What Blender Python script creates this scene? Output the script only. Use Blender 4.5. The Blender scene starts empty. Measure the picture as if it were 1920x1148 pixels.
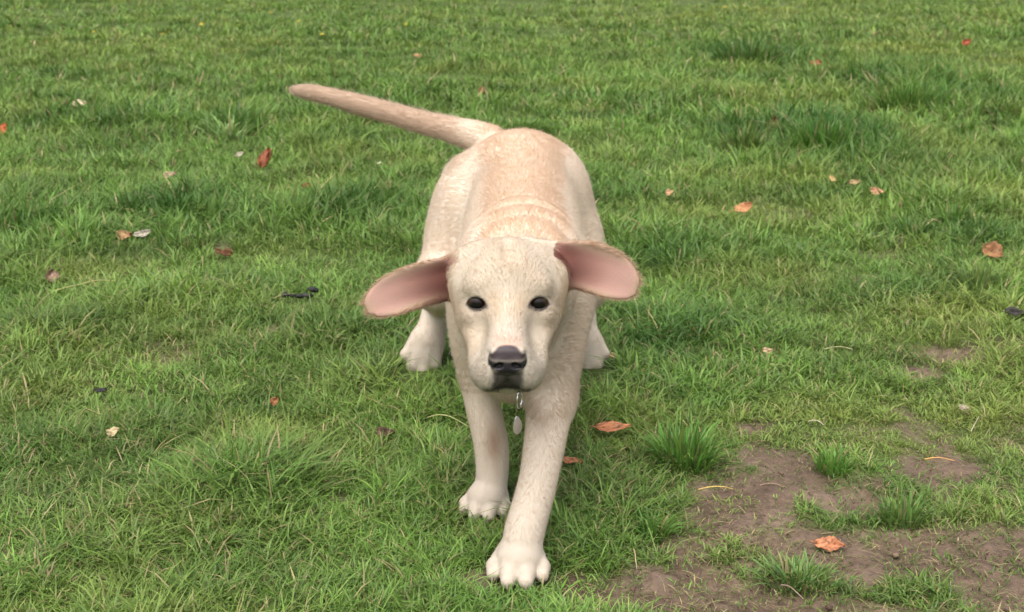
import bpy, bmesh, math
import numpy as np
from mathutils import Vector, Matrix

rng = np.random.default_rng(7)
scene = bpy.context.scene
C = scene.collection

# ------------------------------------------------------------------ camera
CAM_H, PITCH, FPX = 0.66, math.radians(16.0), 2400.0      # focal length in pixels of a 1920 px wide frame
cam_data = bpy.data.cameras.new('camera')
cam = bpy.data.objects.new('camera', cam_data)
C.objects.link(cam)
cam.location = (0, 0, CAM_H)
cam.rotation_euler = (math.pi / 2 - PITCH, 0, 0)
cam_data.sensor_width = 36.0
cam_data.lens = 36.0 * FPX / 1920.0
cam_data.clip_start = 0.05
cam_data.clip_end = 2000
cam_data.dof.use_dof = True
cam_data.dof.focus_distance = 1.32
cam_data.dof.aperture_fstop = 16.0
scene.camera = cam

# ------------------------------------------------------------------ sky, sun, exposure
SUN_EL, SUN_AZ = math.radians(64), math.radians(198)
world = bpy.data.worlds.new('World')
scene.world = world
world.use_nodes = True
wn = world.node_tree
wn.nodes.clear()
sky = wn.nodes.new('ShaderNodeTexSky')
sky.sky_type = 'NISHITA'
sky.sun_disc = False
sky.sun_elevation = SUN_EL
sky.sun_rotation = SUN_AZ
sky.air_density = 1.0
sky.dust_density = 6.0
sky.ozone_density = 1.0
hsv = wn.nodes.new('ShaderNodeHueSaturation')      # cloud cover: the sky's blue is nearly gone
hsv.inputs['Saturation'].default_value = 0.32
bg = wn.nodes.new('ShaderNodeBackground')
bg.inputs['Strength'].default_value = 0.15
wo = wn.nodes.new('ShaderNodeOutputWorld')
wn.links.new(sky.outputs[0], hsv.inputs['Color'])
wn.links.new(hsv.outputs[0], bg.inputs['Color'])
wn.links.new(bg.outputs[0], wo.inputs['Surface'])
sun_data = bpy.data.lights.new('sun', 'SUN')
sun_data.energy = 0.9
sun_data.angle = math.radians(50)
sun_data.color = (1.0, 0.98, 0.955)
sun = bpy.data.objects.new('sun', sun_data)
C.objects.link(sun)
sdir = Vector((math.sin(SUN_AZ) * math.cos(SUN_EL), math.cos(SUN_AZ) * math.cos(SUN_EL), math.sin(SUN_EL)))
sun.rotation_euler = sdir.to_track_quat('Z', 'Y').to_euler()
sun.location = (0, 0, 6)
scene.view_settings.view_transform = 'Standard'
scene.view_settings.look = 'None'
scene.view_settings.gamma = 1.0
scene.view_settings.use_curve_mapping = False
scene.view_settings.exposure = 0.88
scene.cycles.max_bounces = 8
scene.cycles.diffuse_bounces = 4
scene.cycles.transmission_bounces = 6

# ------------------------------------------------------------------ helpers
FWD = np.array([0, math.cos(PITCH), -math.sin(PITCH)])
UPV = np.array([0, math.sin(PITCH), math.cos(PITCH)])
RGT = np.array([1.0, 0, 0])
EYE = np.array([0, 0, CAM_H])


def at(px, py, Y):
    """the place at distance Y that shows at pixel px, py of the photograph"""
    d = FWD + RGT * (px - 960) / FPX + UPV * (574 - py) / FPX
    return EYE + d * (Y / d[1])


def on_ground(px, py, h=0.0):
    d = FWD + RGT * (px - 960) / FPX + UPV * (574 - py) / FPX
    return EYE + d * ((CAM_H - h) / -d[2])


def hash2(ix, iy, seed):
    n = (ix.astype(np.int64) * 374761393 + iy.astype(np.int64) * 668265263 + seed * 974634777) & 0xFFFFFFFF
    n = ((n ^ (n >> 13)) * 1274126177) & 0xFFFFFFFF
    n = (n ^ (n >> 16)) & 0xFFFFFF
    return n / float(0xFFFFFF)


def vnoise(x, y, seed=0):
    x = np.asarray(x, float); y = np.asarray(y, float)
    ix = np.floor(x); iy = np.floor(y)
    fx = x - ix; fy = y - iy
    fx = fx * fx * (3 - 2 * fx); fy = fy * fy * (3 - 2 * fy)
    a = hash2(ix, iy, seed); b = hash2(ix + 1, iy, seed)
    c = hash2(ix, iy + 1, seed); d = hash2(ix + 1, iy + 1, seed)
    return (a * (1 - fx) + b * fx) * (1 - fy) + (c * (1 - fx) + d * fx) * fy


def fbm(x, y, seed=0, octv=4):
    s = 0.0; amp = 0.5; tot = 0.0
    for i in range(octv):
        s = s + amp * vnoise(x * 2 ** i, y * 2 ** i, seed + i * 17)
        tot += amp; amp *= 0.5
    return s / tot


def sstep(a, b, x):
    t = np.clip((x - a) / (b - a), 0, 1)
    return t * t * (3 - 2 * t)


def np_mesh(name, verts, faces, mat=None, smooth=False, parent=None, attrs=None):
    """faces: an (n,3) or (n,4) int array, or a list of them"""
    me = bpy.data.meshes.new(name)
    fl = faces if isinstance(faces, list) else [faces]
    fl = [f for f in fl if len(f)]
    verts = np.asarray(verts, np.float32)
    me.vertices.add(len(verts))
    me.vertices.foreach_set('co', verts.ravel())
    loops = np.concatenate([f.ravel() for f in fl]).astype(np.int32)
    sizes = np.concatenate([np.full(len(f), f.shape[1], np.int32) for f in fl])
    starts = np.concatenate([[0], np.cumsum(sizes)[:-1]]).astype(np.int32)
    me.loops.add(len(loops))
    me.loops.foreach_set('vertex_index', loops)
    me.polygons.add(len(sizes))
    me.polygons.foreach_set('loop_start', starts)
    me.update(calc_edges=True)
    me.polygons.foreach_set('use_smooth', np.full(len(sizes), smooth, bool))
    for k, v in (attrs or {}).items():
        v = np.asarray(v, np.float32)
        if v.ndim == 2:
            if v.shape[1] == 3:
                v = np.concatenate([v, np.ones((len(v), 1), np.float32)], 1)
            a = me.attributes.new(k, 'FLOAT_COLOR', 'POINT')
            a.data.foreach_set('color', v.ravel())
        else:
            a = me.attributes.new(k, 'FLOAT', 'POINT')
            a.data.foreach_set('value', v.ravel())
    me.validate()
    o = bpy.data.objects.new(name, me)
    C.objects.link(o)
    if mat:
        me.materials.append(mat)
    if parent:
        o.parent = parent
    return o


def tag(o, label=None, cat=None, group=None, kind=None):
    if label: o['label'] = label
    if cat: o['category'] = cat
    if group: o['group'] = group
    if kind: o['kind'] = kind
    return o


def new_mat(name):
    m = bpy.data.materials.new(name)
    m.use_nodes = True
    nt = m.node_tree
    b = nt.nodes['Principled BSDF']
    return m, nt, b


def attr_node(nt, name):
    a = nt.nodes.new('ShaderNodeAttribute')
    a.attribute_name = name
    return a


def mat_grass():
    m, nt, b = new_mat('grass_blades')
    a = attr_node(nt, 'col')
    nt.links.new(a.outputs['Color'], b.inputs['Base Color'])
    b.inputs['Roughness'].default_value = 0.48
    b.inputs['Specular IOR Level'].default_value = 0.35
    tr = nt.nodes.new('ShaderNodeBsdfTranslucent')
    nt.links.new(a.outputs['Color'], tr.inputs['Color'])
    mx = nt.nodes.new('ShaderNodeMixShader')
    mx.inputs[0].default_value = 0.38
    nt.links.new(b.outputs[0], mx.inputs[1])
    nt.links.new(tr.outputs[0], mx.inputs[2])
    nt.links.new(mx.outputs[0], nt.nodes['Material Output'].inputs['Surface'])
    return m


def mat_ground():
    m, nt, b = new_mat('soil')
    L = nt.links
    geo = nt.nodes.new('ShaderNodeNewGeometry')
    def noise(scale, detail=6, rough=0.6):
        n = nt.nodes.new('ShaderNodeTexNoise')
        n.inputs['Scale'].default_value = scale
        n.inputs['Detail'].default_value = detail
        n.inputs['Roughness'].default_value = rough
        L.new(geo.outputs['Position'], n.inputs['Vector'])
        return n
    def ramp(src, stops):
        r = nt.nodes.new('ShaderNodeValToRGB')
        e = r.color_ramp.elements
        while len(e) < len(stops): e.new(0.5)
        for i, (p, c) in enumerate(stops):
            e[i].position = p; e[i].color = (*c, 1)
        L.new(src, r.inputs[0])
        return r
    n1 = noise(9, 8, 0.7); n2 = noise(70, 6, 0.7); n3 = noise(2.2, 3)
    soil = ramp(n1.outputs[0], [(0.25, (0.078, 0.054, 0.039)), (0.5, (0.155, 0.110, 0.080)), (0.75, (0.24, 0.18, 0.136))])
    grit = ramp(n2.outputs[0], [(0.3, (0.55, 0.52, 0.5)), (0.7, (1.25, 1.2, 1.15))])
    mul = nt.nodes.new('ShaderNodeMix'); mul.data_type = 'RGBA'; mul.blend_type = 'MULTIPLY'
    mul.inputs[0].default_value = 0.8
    L.new(soil.outputs[0], mul.inputs[6]); L.new(grit.outputs[0], mul.inputs[7])
    thatch = ramp(n1.outputs[0], [(0.3, (0.035, 0.055, 0.012)), (0.55, (0.07, 0.10, 0.022)), (0.8, (0.13, 0.13, 0.045))])
    bare = attr_node(nt, 'bare')
    mix = nt.nodes.new('ShaderNodeMix'); mix.data_type = 'RGBA'
    L.new(bare.outputs['Fac'], mix.inputs[0])
    L.new(thatch.outputs[0], mix.inputs[6]); L.new(mul.outputs[2], mix.inputs[7])
    L.new(mix.outputs[2], b.inputs['Base Color'])
    b.inputs['Roughness'].default_value = 0.9
    b.inputs['Specular IOR Level'].default_value = 0.2
    bump = nt.nodes.new('ShaderNodeBump')
    bump.inputs['Strength'].default_value = 0.9
    bump.inputs['Distance'].default_value = 0.006
    L.new(n2.outputs[0], bump.inputs['Height'])
    L.new(bump.outputs[0], b.inputs['Normal'])
    return m


def mat_attr(name, rough=0.6, spec=0.3, trans=0.0, bump_scale=None, bump_dist=0.0005):
    m, nt, b = new_mat(name)
    a = attr_node(nt, 'col')
    nt.links.new(a.outputs['Color'], b.inputs['Base Color'])
    b.inputs['Roughness'].default_value = rough
    b.inputs['Specular IOR Level'].default_value = spec
    if bump_scale:
        g = nt.nodes.new('ShaderNodeNewGeometry')
        n = nt.nodes.new('ShaderNodeTexNoise'); n.inputs['Scale'].default_value = bump_scale
        nt.links.new(g.outputs['Position'], n.inputs['Vector'])
        bp = nt.nodes.new('ShaderNodeBump'); bp.inputs['Distance'].default_value = bump_dist
        bp.inputs['Strength'].default_value = 0.8
        nt.links.new(n.outputs[0], bp.inputs['Height'])
        nt.links.new(bp.outputs[0], b.inputs['Normal'])
    if trans:
        tr = nt.nodes.new('ShaderNodeBsdfTranslucent')
        nt.links.new(a.outputs['Color'], tr.inputs['Color'])
        mx = nt.nodes.new('ShaderNodeMixShader'); mx.inputs[0].default_value = trans
        nt.links.new(b.outputs[0], mx.inputs[1]); nt.links.new(tr.outputs[0], mx.inputs[2])
        nt.links.new(mx.outputs[0], nt.nodes['Material Output'].inputs['Surface'])
    return m


M_GRASS = mat_grass()
M_SOIL = mat_ground()
M_LEAF = mat_attr('dead_leaf', 0.6, 0.25, 0.15, 260, 0.0006)
M_STRAW = mat_attr('dry_stalk', 0.6, 0.3)
M_CRUMB = mat_attr('soil_crumb', 0.9, 0.15, 0, 300, 0.0008)

# ------------------------------------------------------------------ the lie of the land
def relief(x, y):
    far = sstep(2.6, 7.0, y)
    z = (fbm(x * 1.6, y * 1.6, 3, 3) - 0.5) * (0.022 + 0.075 * far)
    z = z + (fbm(x * 9, y * 9, 11, 3) - 0.5) * 0.016
    dog = np.exp(-((x - 0.0) / 0.30) ** 2 - ((y - 1.6) / 0.62) ** 2)
    return z * (1 - 0.85 * dog)


# patches measured on the photograph: px, py, half-width, half-height, amount
BARE = [(1070, 1085, 70, 35, .8), (1180, 1108, 190, 45, 1.1), (1400, 1128, 150, 50, 1.1), (1570, 1150, 110, 35, 1.0), (1300, 1230, 260, 70, 1.1), (1600, 1240, 200, 60, 1.0), (1050, 1230, 120, 50, .8), (1500, 905, 80, 45, .85), (1400, 940, 100, 45, .9), (1640, 1060, 130, 30, .8), (1240, 1065, 150, 30, .8), (1480, 1010, 90, 25, .7),
        (1350, 975, 90, 30, .7), (1450, 865, 60, 25, .75), (1580, 935, 80, 30, .75), (1760, 1040, 170, 45, .95), (1890, 1020, 60, 40, .8),
        (1700, 1005, 120, 25, .6), (1880, 1120, 80, 40, .55), (1755, 880, 85, 35, .7), (1790, 665, 110, 22, .7), (1720, 700, 70, 18, .6),
        (1890, 660, 60, 18, .6), (1420, 800, 50, 18, .6), (1640, 745, 80, 20, .35), (1190, 880, 70, 60, .45), (1260, 1030, 90, 35, .75), (895, 1085, 55, 35, .8),
        (60, 1140, 90, 18, .8), (300, 1143, 90, 12, .5), (330, 925, 40, 16, .5), (440, 1105, 40, 10, .5), (710, 1095, 45, 12, .4), (20, 1010, 25, 18, .5),
        (415, 470, 45, 16, .6), (150, 490, 40, 12, .4), (1630, 535, 40, 12, .4), (345, 345, 30, 10, .2), (1500, 420, 80, 25, .2), (640, 930, 30, 10, .4), (1600, 1020, 60, 20, .8)]
TALL = [(1285, 840, 70, 40, .4),
        (1520, 265, 120, 40, .9), (1390, 260, 60, 28, .5), (1690, 165, 130, 35, 1.2), (1300, 185, 90, 30, .6), (1640, 285, 130, 22, .5), (1400, 320, 80, 25, .4),
        (1830, 530, 60, 28, .5), (1270, 490, 110, 40, .5), (1790, 405, 50, 20, .4), (60, 420, 130, 45, .7), (300, 395, 120, 30, .6), (660, 395, 110, 35, .7),
        (240, 230, 120, 30, .5), (440, 235, 60, 22, .5), (600, 270, 90, 25, .5), (690, 215, 90, 18, .6), (1270, 640, 100, 40, .5), (740, 690, 90, 50, .4),
        (470, 930, 100, 60, .6), (20, 870, 70, 60, .7), (1140, 930, 70, 60, .5), (110, 640, 60, 30, .3), (600, 640, 110, 40, .3), (980, 1110, 110, 20, .25),
        (780, 900, 80, 70, .4), (230, 1070, 40, 40, .3), (280, 575, 50, 25, .35), (1120, 700, 60, 40, .3)]
SHORT = [(300, 700, 220, 60, .6), (520, 490, 180, 30, .6), (1480, 400, 160, 30, .6), (1650, 600, 200, 40, .5), (1500, 520, 160, 30, .35), (700, 560, 100, 20, .4),
         (1700, 800, 180, 60, .5), (300, 870, 200, 40, .3), (500, 1080, 250, 40, .3), (170, 510, 120, 22, .5), (1750, 110, 200, 25, .5), (300, 90, 300, 30, .4),
         (960, 60, 400, 30, .4)]
YELLOW = [(250, 640, 220, 60, .7), (400, 830, 160, 40, .6), (180, 520, 120, 25, .7), (520, 480, 120, 25, .4), (1480, 400, 160, 30, .6), (1750, 620, 170, 45, .5),
          (1720, 790, 180, 60, .55), (1800, 960, 110, 50, .5), (1800, 110, 150, 25, .6), (640, 285, 110, 25, .5), (220, 95, 250, 25, .4), (1850, 380, 90, 40, .5),
          (1130, 290, 70, 25, .4), (300, 1000, 200, 40, .3), (700, 590, 90, 20, .5), (1450, 30, 400, 20, .35)]
DARK = [(1410, 105, 110, 18, 1), (1540, 265, 110, 35, .9), (1380, 260, 60, 25, .8), (60, 425, 120, 35, .7), (660, 400, 100, 35, .7), (310, 400, 110, 22, .6),
        (1270, 660, 110, 40, .5), (690, 215, 90, 15, .8), (1270, 490, 100, 35, .5), (1690, 170, 110, 30, .5), (20, 865, 50, 50, .5), (1280, 830, 70, 40, .3),
        (470, 930, 100, 50, .3), (560, 240, 200, 30, .2)]


def ground_patch(lst):
    out = []
    for px, py, rx, ry, a in lst:
        g = on_ground(px, py)
        t = on_ground(px, max(py - ry, 6)); b = on_ground(px, min(py + ry, 1500))
        out.append((g[0], (t[1] + b[1]) / 2, rx / FPX * math.hypot(g[1], CAM_H), max(abs(t[1] - b[1]) / 2, 0.02), a))
    return out


P_BARE, P_TALL, P_SHORT, P_YEL, P_DARK = map(ground_patch, (BARE, TALL, SHORT, YELLOW, DARK))


def field(lst, x, y, mode='max', wob=0.35):
    s = np.zeros_like(x)
    for cx, cy, rx, ry, a in lst:
        q = ((x - cx) / rx) ** 2 + ((y - cy) / ry) ** 2
        v = a * np.exp(-q * 0.9)
        s = np.maximum(s, v) if mode == 'max' else s + v
    return s


def bareness(x, y):
    v = field(P_BARE, x, y)
    n = fbm(x * 14, y * 14, 5, 4) * .6 + fbm(x * 42, y * 36, 6, 2) * .4
    spots = sstep(0.66, 0.78, fbm(x * 7 + 40, y * 7, 21, 3)) * 0.5 * (1 - sstep(2.2, 4.0, y))
    # the right-hand side is worn all over
    worn = sstep(0.05, 0.4, x) * (1 - sstep(1.6, 2.3, y)) * 0.26
    return np.clip(sstep(0.26, 0.74, v + worn + (n - 0.5) * 1.3) + spots, 0, 1)


# ------------------------------------------------------------------ ground sheet
def axis(dense, lo, hi, ext):
    a = np.arange(lo, hi + 1e-6, dense)
    up = []; v = hi; s = dense
    while v < ext:
        s *= 1.18; v += s; up.append(v)
    dn = []; v = lo; s = dense
    while v > -ext:
        s *= 1.18; v -= s; dn.append(v)
    return np.concatenate([dn[::-1], a, up])


gx = axis(0.014, -1.3, 1.3, 400); gy = axis(0.014, 0.9, 3.2, 400)
GX, GY = np.meshgrid(gx, gy, indexing='ij')
fx, fy = GX.ravel(), GY.ravel()
gb = bareness(fx, fy)
gz = relief(fx, fy) * np.where(np.hypot(fx, fy) > 60, 0.3, 1.0)
gz = gz + gb * ((fbm(fx * 26, fy * 26, 31, 4) - 0.5) * 0.026 - 0.004)
nx_, ny_ = GX.shape
ii = np.arange(nx_ * ny_).reshape(nx_, ny_)
gq = np.stack([ii[:-1, :-1], ii[1:, :-1], ii[1:, 1:], ii[:-1, 1:]], -1).reshape(-1, 4)
ground = np_mesh('ground', np.stack([fx, fy, gz], 1), gq, M_SOIL, True, attrs={'bare': gb})
tag(ground, kind='structure')

# ------------------------------------------------------------------ things lying in the grass (their places, used to thin the grass)
# px, py, length px, width px, in-plane turn deg, tilt deg, roll deg, colour, curl, label
OR1, OR2, RB, TAN, PALE, BRN, DRK = (.48, .195, .095), (.48, .14, .05), (.24, .075, .032), (.40, .24, .12), (.52, .42, .28), (.16, .075, .035), (.022, .020, .020)
LEAVES = [
    (1152, 799, 70, 19, 6, 20, 6, OR1, .25, 'long orange fallen leaf lying between the front legs and the big grass tuft'),
    (1075, 861, 40, 16, -12, 26, -5, (.50, .19, .10), .1, 'small pinkish orange leaf right beside the puppy\'s forward front leg'),
    (1560, 993, 58, 24, 3, 26, 10, OR1, .35, 'curled orange leaf lying on the bare soil at lower right'),
    (498, 309, 44, 26, 62, 62, 10, RB, .3, 'rust red leaf standing upright in the grass below the tail'),
    (575, 356, 15, 12, 20, 50, 0, RB, .2, 'tiny rust red leaf fragment to the right of the upright rust leaf'),
    (1394, 398, 40, 17, 30, 35, 10, (.50, .24, .11), .3, 'slanted tan orange leaf in the short grass right of the puppy'),
    (1645, 366, 27, 15, -10, 40, 0, (.46, .23, .13), .2, 'small salmon leaf lying right of the slanted tan orange leaf'),
    (1862, 477, 42, 30, -35, 40, -12, (.30, .15, .07), .4, 'crumpled brown leaf near the right edge of the lawn'),
    (153, 210, 28, 16, 0, 45, 5, PALE, .35, 'pale cream leaf lying in the grass at upper left'),
    (5, 245, 26, 18, 60, 55, 0, (.36, .10, .03), .2, 'reddish orange leaf cut by the left edge of the picture'),
    (903, 179, 15, 14, 80, 60, 0, (.20, .06, .03), .2, 'tiny dark red leaf above the puppy\'s rump'),
    (1530, 126, 22, 14, 10, 55, 0, (.27, .10, .05), .2, 'small brown leaf beside the distant dark grass tuft'),
    (1813, 80, 18, 15, 40, 60, 0, (.30, .07, .03), .2, 'small red leaf far off at upper right'),
    (234, 441, 30, 17, -5, 40, 10, TAN, .4, 'rounded tan leaf touching the whitish leaf at left'),
    (269, 438, 38, 11, 18, 38, 8, (.46, .41, .32), .3, 'narrow whitish leaf lying beside the rounded tan leaf'),
    (97, 519, 26, 24, 70, 45, 5, (.25, .16, .11), .5, 'crinkled pinkish brown leaf near the left edge'),
    (420, 474, 34, 14, -20, 35, 0, BRN, .5, 'dark brown shrivelled leaf on the thin grass at left'),
    (725, 811, 36, 17, -6, 30, 0, (.11, .065, .04), .4, 'dark brown leaf with a pale edge left of the front legs'),
    (214, 818, 26, 16, 12, 35, 0, (.45, .36, .20), .3, 'small yellowish dead leaf in the grass at lower left'),
    (1255, 368, 17, 12, 30, 45, 0, TAN, .2, 'small tan leaf close to the puppy\'s right-hand flank'),
    (1561, 340, 16, 9, -45, 45, 0, (.48, .34, .14), .2, 'tiny straw yellow leaf right of the tall dark grass'),
    (1602, 345, 24, 10, 15, 45, 0, (.36, .25, .12), .3, 'small dull brown leaf just above the salmon leaf'),
    (515, 752, 18, 16, 50, 40, 0, (.30, .14, .06), .4, 'small rusty leaf scrap in the grass left of the hind foot'),
    (1440, 656, 20, 12, 0, 35, 0, (.42, .30, .17), .3, 'small beige leaf in the bright grass right of the puppy'),
    (1152, 668, 20, 11, -15, 40, 0, (.55, .42, .22), .2, 'little yellowish leaf beside the right-hand hind paw'),
    (1808, 762, 20, 12, -15, 35, 0, (.34, .29, .19), .2, 'small pale leaf on the worn grass at right'),
    (450, 296, 20, 9, 30, 45, 0, (.38, .34, .24), .2, 'tiny whitish leaf left of the upright rust leaf'),
    (783, 105, 16, 9, 0, 50, 0, (.36, .22, .10), .2, 'tiny tan leaf far off near the top centre'),
    (320, 341, 26, 12, 5, 35, 0, (.36, .26, .16), .4, 'dull beige leaf half sunk in the grass at left'),
    (1450, 240, 30, 20, 70, 55, 0, (.17, .07, .03), .4, 'dark rusty leaf caught in the tall dark grass'),
    (190, 737, 24, 10, 0, 25, 0, (.035, .032, .03), .3, 'dark sodden leaf lying flat in the yellowish grass'),
    (1905, 588, 40, 13, 5, 25, 0, (.04, .036, .03), .4, 'dark sodden leaf at the right edge of the lawn'),
]
STALKS = [  # px,py -> px,py, thickness m, colour, label
    (800, 778, 884, 800, .0016, (.50, .48, .20), 'yellow green grass stalk lying left of the rear front leg'),
    (1312, 914, 1376, 912, .0020, (.48, .34, .10), 'yellow dry stalk lying below the big grass tuft'),
    (1186, 1020, 1196, 1056, .0016, (.42, .32, .20), 'bent straw piece on the bare soil right of the front paw'),
    (1465, 1082, 1508, 1108, .0019, (.26, .19, .14), 'short brown twig on the bare soil at the bottom'),
    (1735, 850, 1790, 853, .0020, (.55, .30, .10), 'orange dry stalk on the worn patch at right'),
    (1770, 210, 1798, 220, .0050, (.52, .46, .28), 'pale stalk lying in the tall grass at upper right'),
    (1735, 423, 1765, 417, .0040, (.50, .36, .22), 'tan twig beside a small dark tuft at right'),
    (1820, 800, 1838, 776, .0015, (.42, .37, .24), 'short pale straw on the worn grass below the pale leaf'),
    (1516, 790, 1545, 796, .0020, (.50, .42, .30), 'short grey straw on the small bare spot right of the big tuft'),
    (100, 545, 240, 528, .0026, (.40, .38, .14), 'long arched yellowish stalk lying in the grass at left'),
    (1425, 905, 1470, 908, .0017, (.30, .20, .13), 'brown dry stem on the bare soil under the big tuft'),
    (1545, 650, 1600, 652, .0018, (.5, .46, .24), 'thin pale stalk in the grass left of the worn patch'),
]
keep = []      # x, y, radius, longest blade allowed
for l in LEAVES:
    g = on_ground(l[0], l[1], 0.02)
    r = l[2] / FPX * math.hypot(g[1], CAM_H) * 0.55
    keep.append((g[0], g[1], r * 1.05, 0.016)); keep.append((g[0], g[1] - r * 1.3, r * 1.1, 0.02))
for s in STALKS:
    for f in (0, .33, .66, 1):
        g = on_ground(s[0] + (s[2] - s[0]) * f, s[1] + (s[3] - s[1]) * f, 0.012)
        keep.append((g[0], g[1] - 0.01, 0.016, 0.012))
g = on_ground(565, 551, 0.015); keep += [(g[0], g[1], 0.045, .012), (g[0] - .02, g[1] - .05, 0.045, .018), (g[0] + .02, g[1] - .05, 0.045, .018)]
PAWS = [((0.006, 1.245), 0.040), ((0.006, 1.275), 0.034), ((-0.032, 1.40), 0.036), ((-0.026, 1.425), 0.03), ((-0.145, 1.915), 0.036), ((-0.135, 1.945), 0.032), ((0.130, 1.925), 0.035), ((0.122, 1.96), 0.03)]

# ------------------------------------------------------------------ grass blades
def build_blades(x, y, z, h, w, az, lean, droop, col, segs, twist):
    n = len(x)
    ts = np.linspace(0, 1, segs + 1)
    dirx, diry = np.cos(az), np.sin(az)
    sx, sy = -np.sin(az + twist), np.cos(az + twist)
    V = []; COL = []
    for i, t in enumerate(ts):
        hor = h * lean * (0.35 * t + 0.65 * t * t)
        ver = h * (t - droop * t * t * t)
        cx = x + dirx * hor; cy = y + diry * hor; cz = z + ver - 0.003
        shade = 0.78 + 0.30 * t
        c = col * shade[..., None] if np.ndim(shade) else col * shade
        if i < segs:
            ww = w * (0.75 + 0.5 * t if t < 0.5 else 1.0 * (1 - ((t - 0.5) / 0.5) ** 1.6 * 0.75)) * 0.5
            V.append(np.stack([cx - sx * ww, cy - sy * ww, cz], 1))
            V.append(np.stack([cx + sx * ww, cy + sy * ww, cz], 1))
            COL += [c, c]
        else:
            V.append(np.stack([cx, cy, cz], 1)); COL.append(c)
    k = 2 * segs + 1
    verts = np.stack(V, 1).reshape(-1, 3)
    cols = np.stack(COL, 1).reshape(-1, 3)
    base = np.arange(n)[:, None] * k
    quads = []
    for s in range(segs - 1):
        quads.append(base + np.array([[2 * s, 2 * s + 1, 2 * s + 3, 2 * s + 2]]))
    tri = base + np.array([[2 * segs - 2, 2 * segs - 1, 2 * segs]])
    quads = np.concatenate(quads) if quads else np.zeros((0, 4), int)
    return verts, cols, quads, tri


GREEN = np.array([(.108, .218, .034), (.140, .258, .042), (.182, .288, .066), (.110, .190, .050)])
YELG = np.array([.252, .312, .068]); DARKG = np.array([.055, .140, .022]); STRAW = np.array([.40, .33, .16])


def blade_colour(x, y, n):
    c = GREEN[rng.integers(0, 4, n)]
    c = c * (0.45 + 1.15 * fbm(x * 7, y * 7, 51, 4))[:, None] * 1.06
    yl = np.clip(field(P_YEL, x, y) * 1.0 + sstep(.48, .72, fbm(x * 3.6, y * 3.6, 61, 3)) * .5 + rng.random(n) * .34 - .06, 0, 1)
    yl = np.clip(yl + 0.10 * sstep(4, 9, y), 0, 1)
    c = c * (1 - yl[:, None]) + YELG * yl[:, None]
    dk = np.clip(field(P_DARK, x, y) * .9 + sstep(.54, .72, fbm(x * 4.2 + 9, y * 4.2, 71, 3)) * .5, 0, 1)
    c = c * (1 - dk[:, None]) + DARKG * dk[:, None]
    return c * (0.82 + 0.36 * rng.random(n))[:, None]


def clear_items(x, y, h):
    for kx, ky, r, hm in keep:
        m = (x - kx) ** 2 + (y - ky) ** 2 < r * r
        h[m] = np.minimum(h[m], hm * (0.6 + 0.6 * rng.random(m.sum())))
    ok = np.ones(len(x), bool)
    for (px_, py_), r in PAWS:
        ok &= (x - px_) ** 2 + (y - py_) ** 2 > r * r
        m = (np.abs(x - px_) < r * 1.1) & (y < py_) & (y > py_ - 0.11)
        h[m] = np.minimum(h[m], (0.030 if py_ < 1.7 else 0.013) * (.7 + .5 * rng.random(m.sum())))
    return ok


def scatter(n, y0, y1, clump, spread):
    """blade roots between two distances: partly in clumps, partly loose; fewer outside the view"""
    def pts(m):
        u = rng.random(m)
        yy = y0 * (y1 / y0) ** u if y1 / y0 > 1.3 else y0 + (y1 - y0) * u
        half = 0.415 * np.hypot(yy, .3) + 0.12
        inside = rng.random(m) < 0.86
        xx = np.where(inside, (rng.random(m) * 2 - 1) * half, np.sign(rng.random(m) - .5) * (half + rng.random(m) * (0.25 + 0.25 * half)))
        return xx, yy
    nc = int(n * 0.62 / clump)
    cx, cy = pts(nc)
    k = np.repeat(np.arange(nc), clump)
    a = rng.random(len(k)) * 2 * np.pi
    rr = np.abs(rng.normal(0, 1, len(k))) * spread * (cy[k] / y0) ** 0.5
    x = cx[k] + np.cos(a) * rr; y = cy[k] + np.sin(a) * rr
    az = a + rng.normal(0, .6, len(k))
    tone = (0.70 + 0.55 * rng.random(nc))[k]; hs = (0.60 + 0.80 * rng.random(nc))[k]
    x2, y2 = pts(n - len(k))
    m = len(x2)
    return (np.concatenate([x, x2]), np.concatenate([y, y2]), np.concatenate([az, rng.random(m) * 6.283]),
            np.concatenate([tone, np.ones(m)]), np.concatenate([hs, 0.85 + 0.3 * rng.random(m)]))


GV, GC, GQ, GT, off = [], [], [], [], 0


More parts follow.
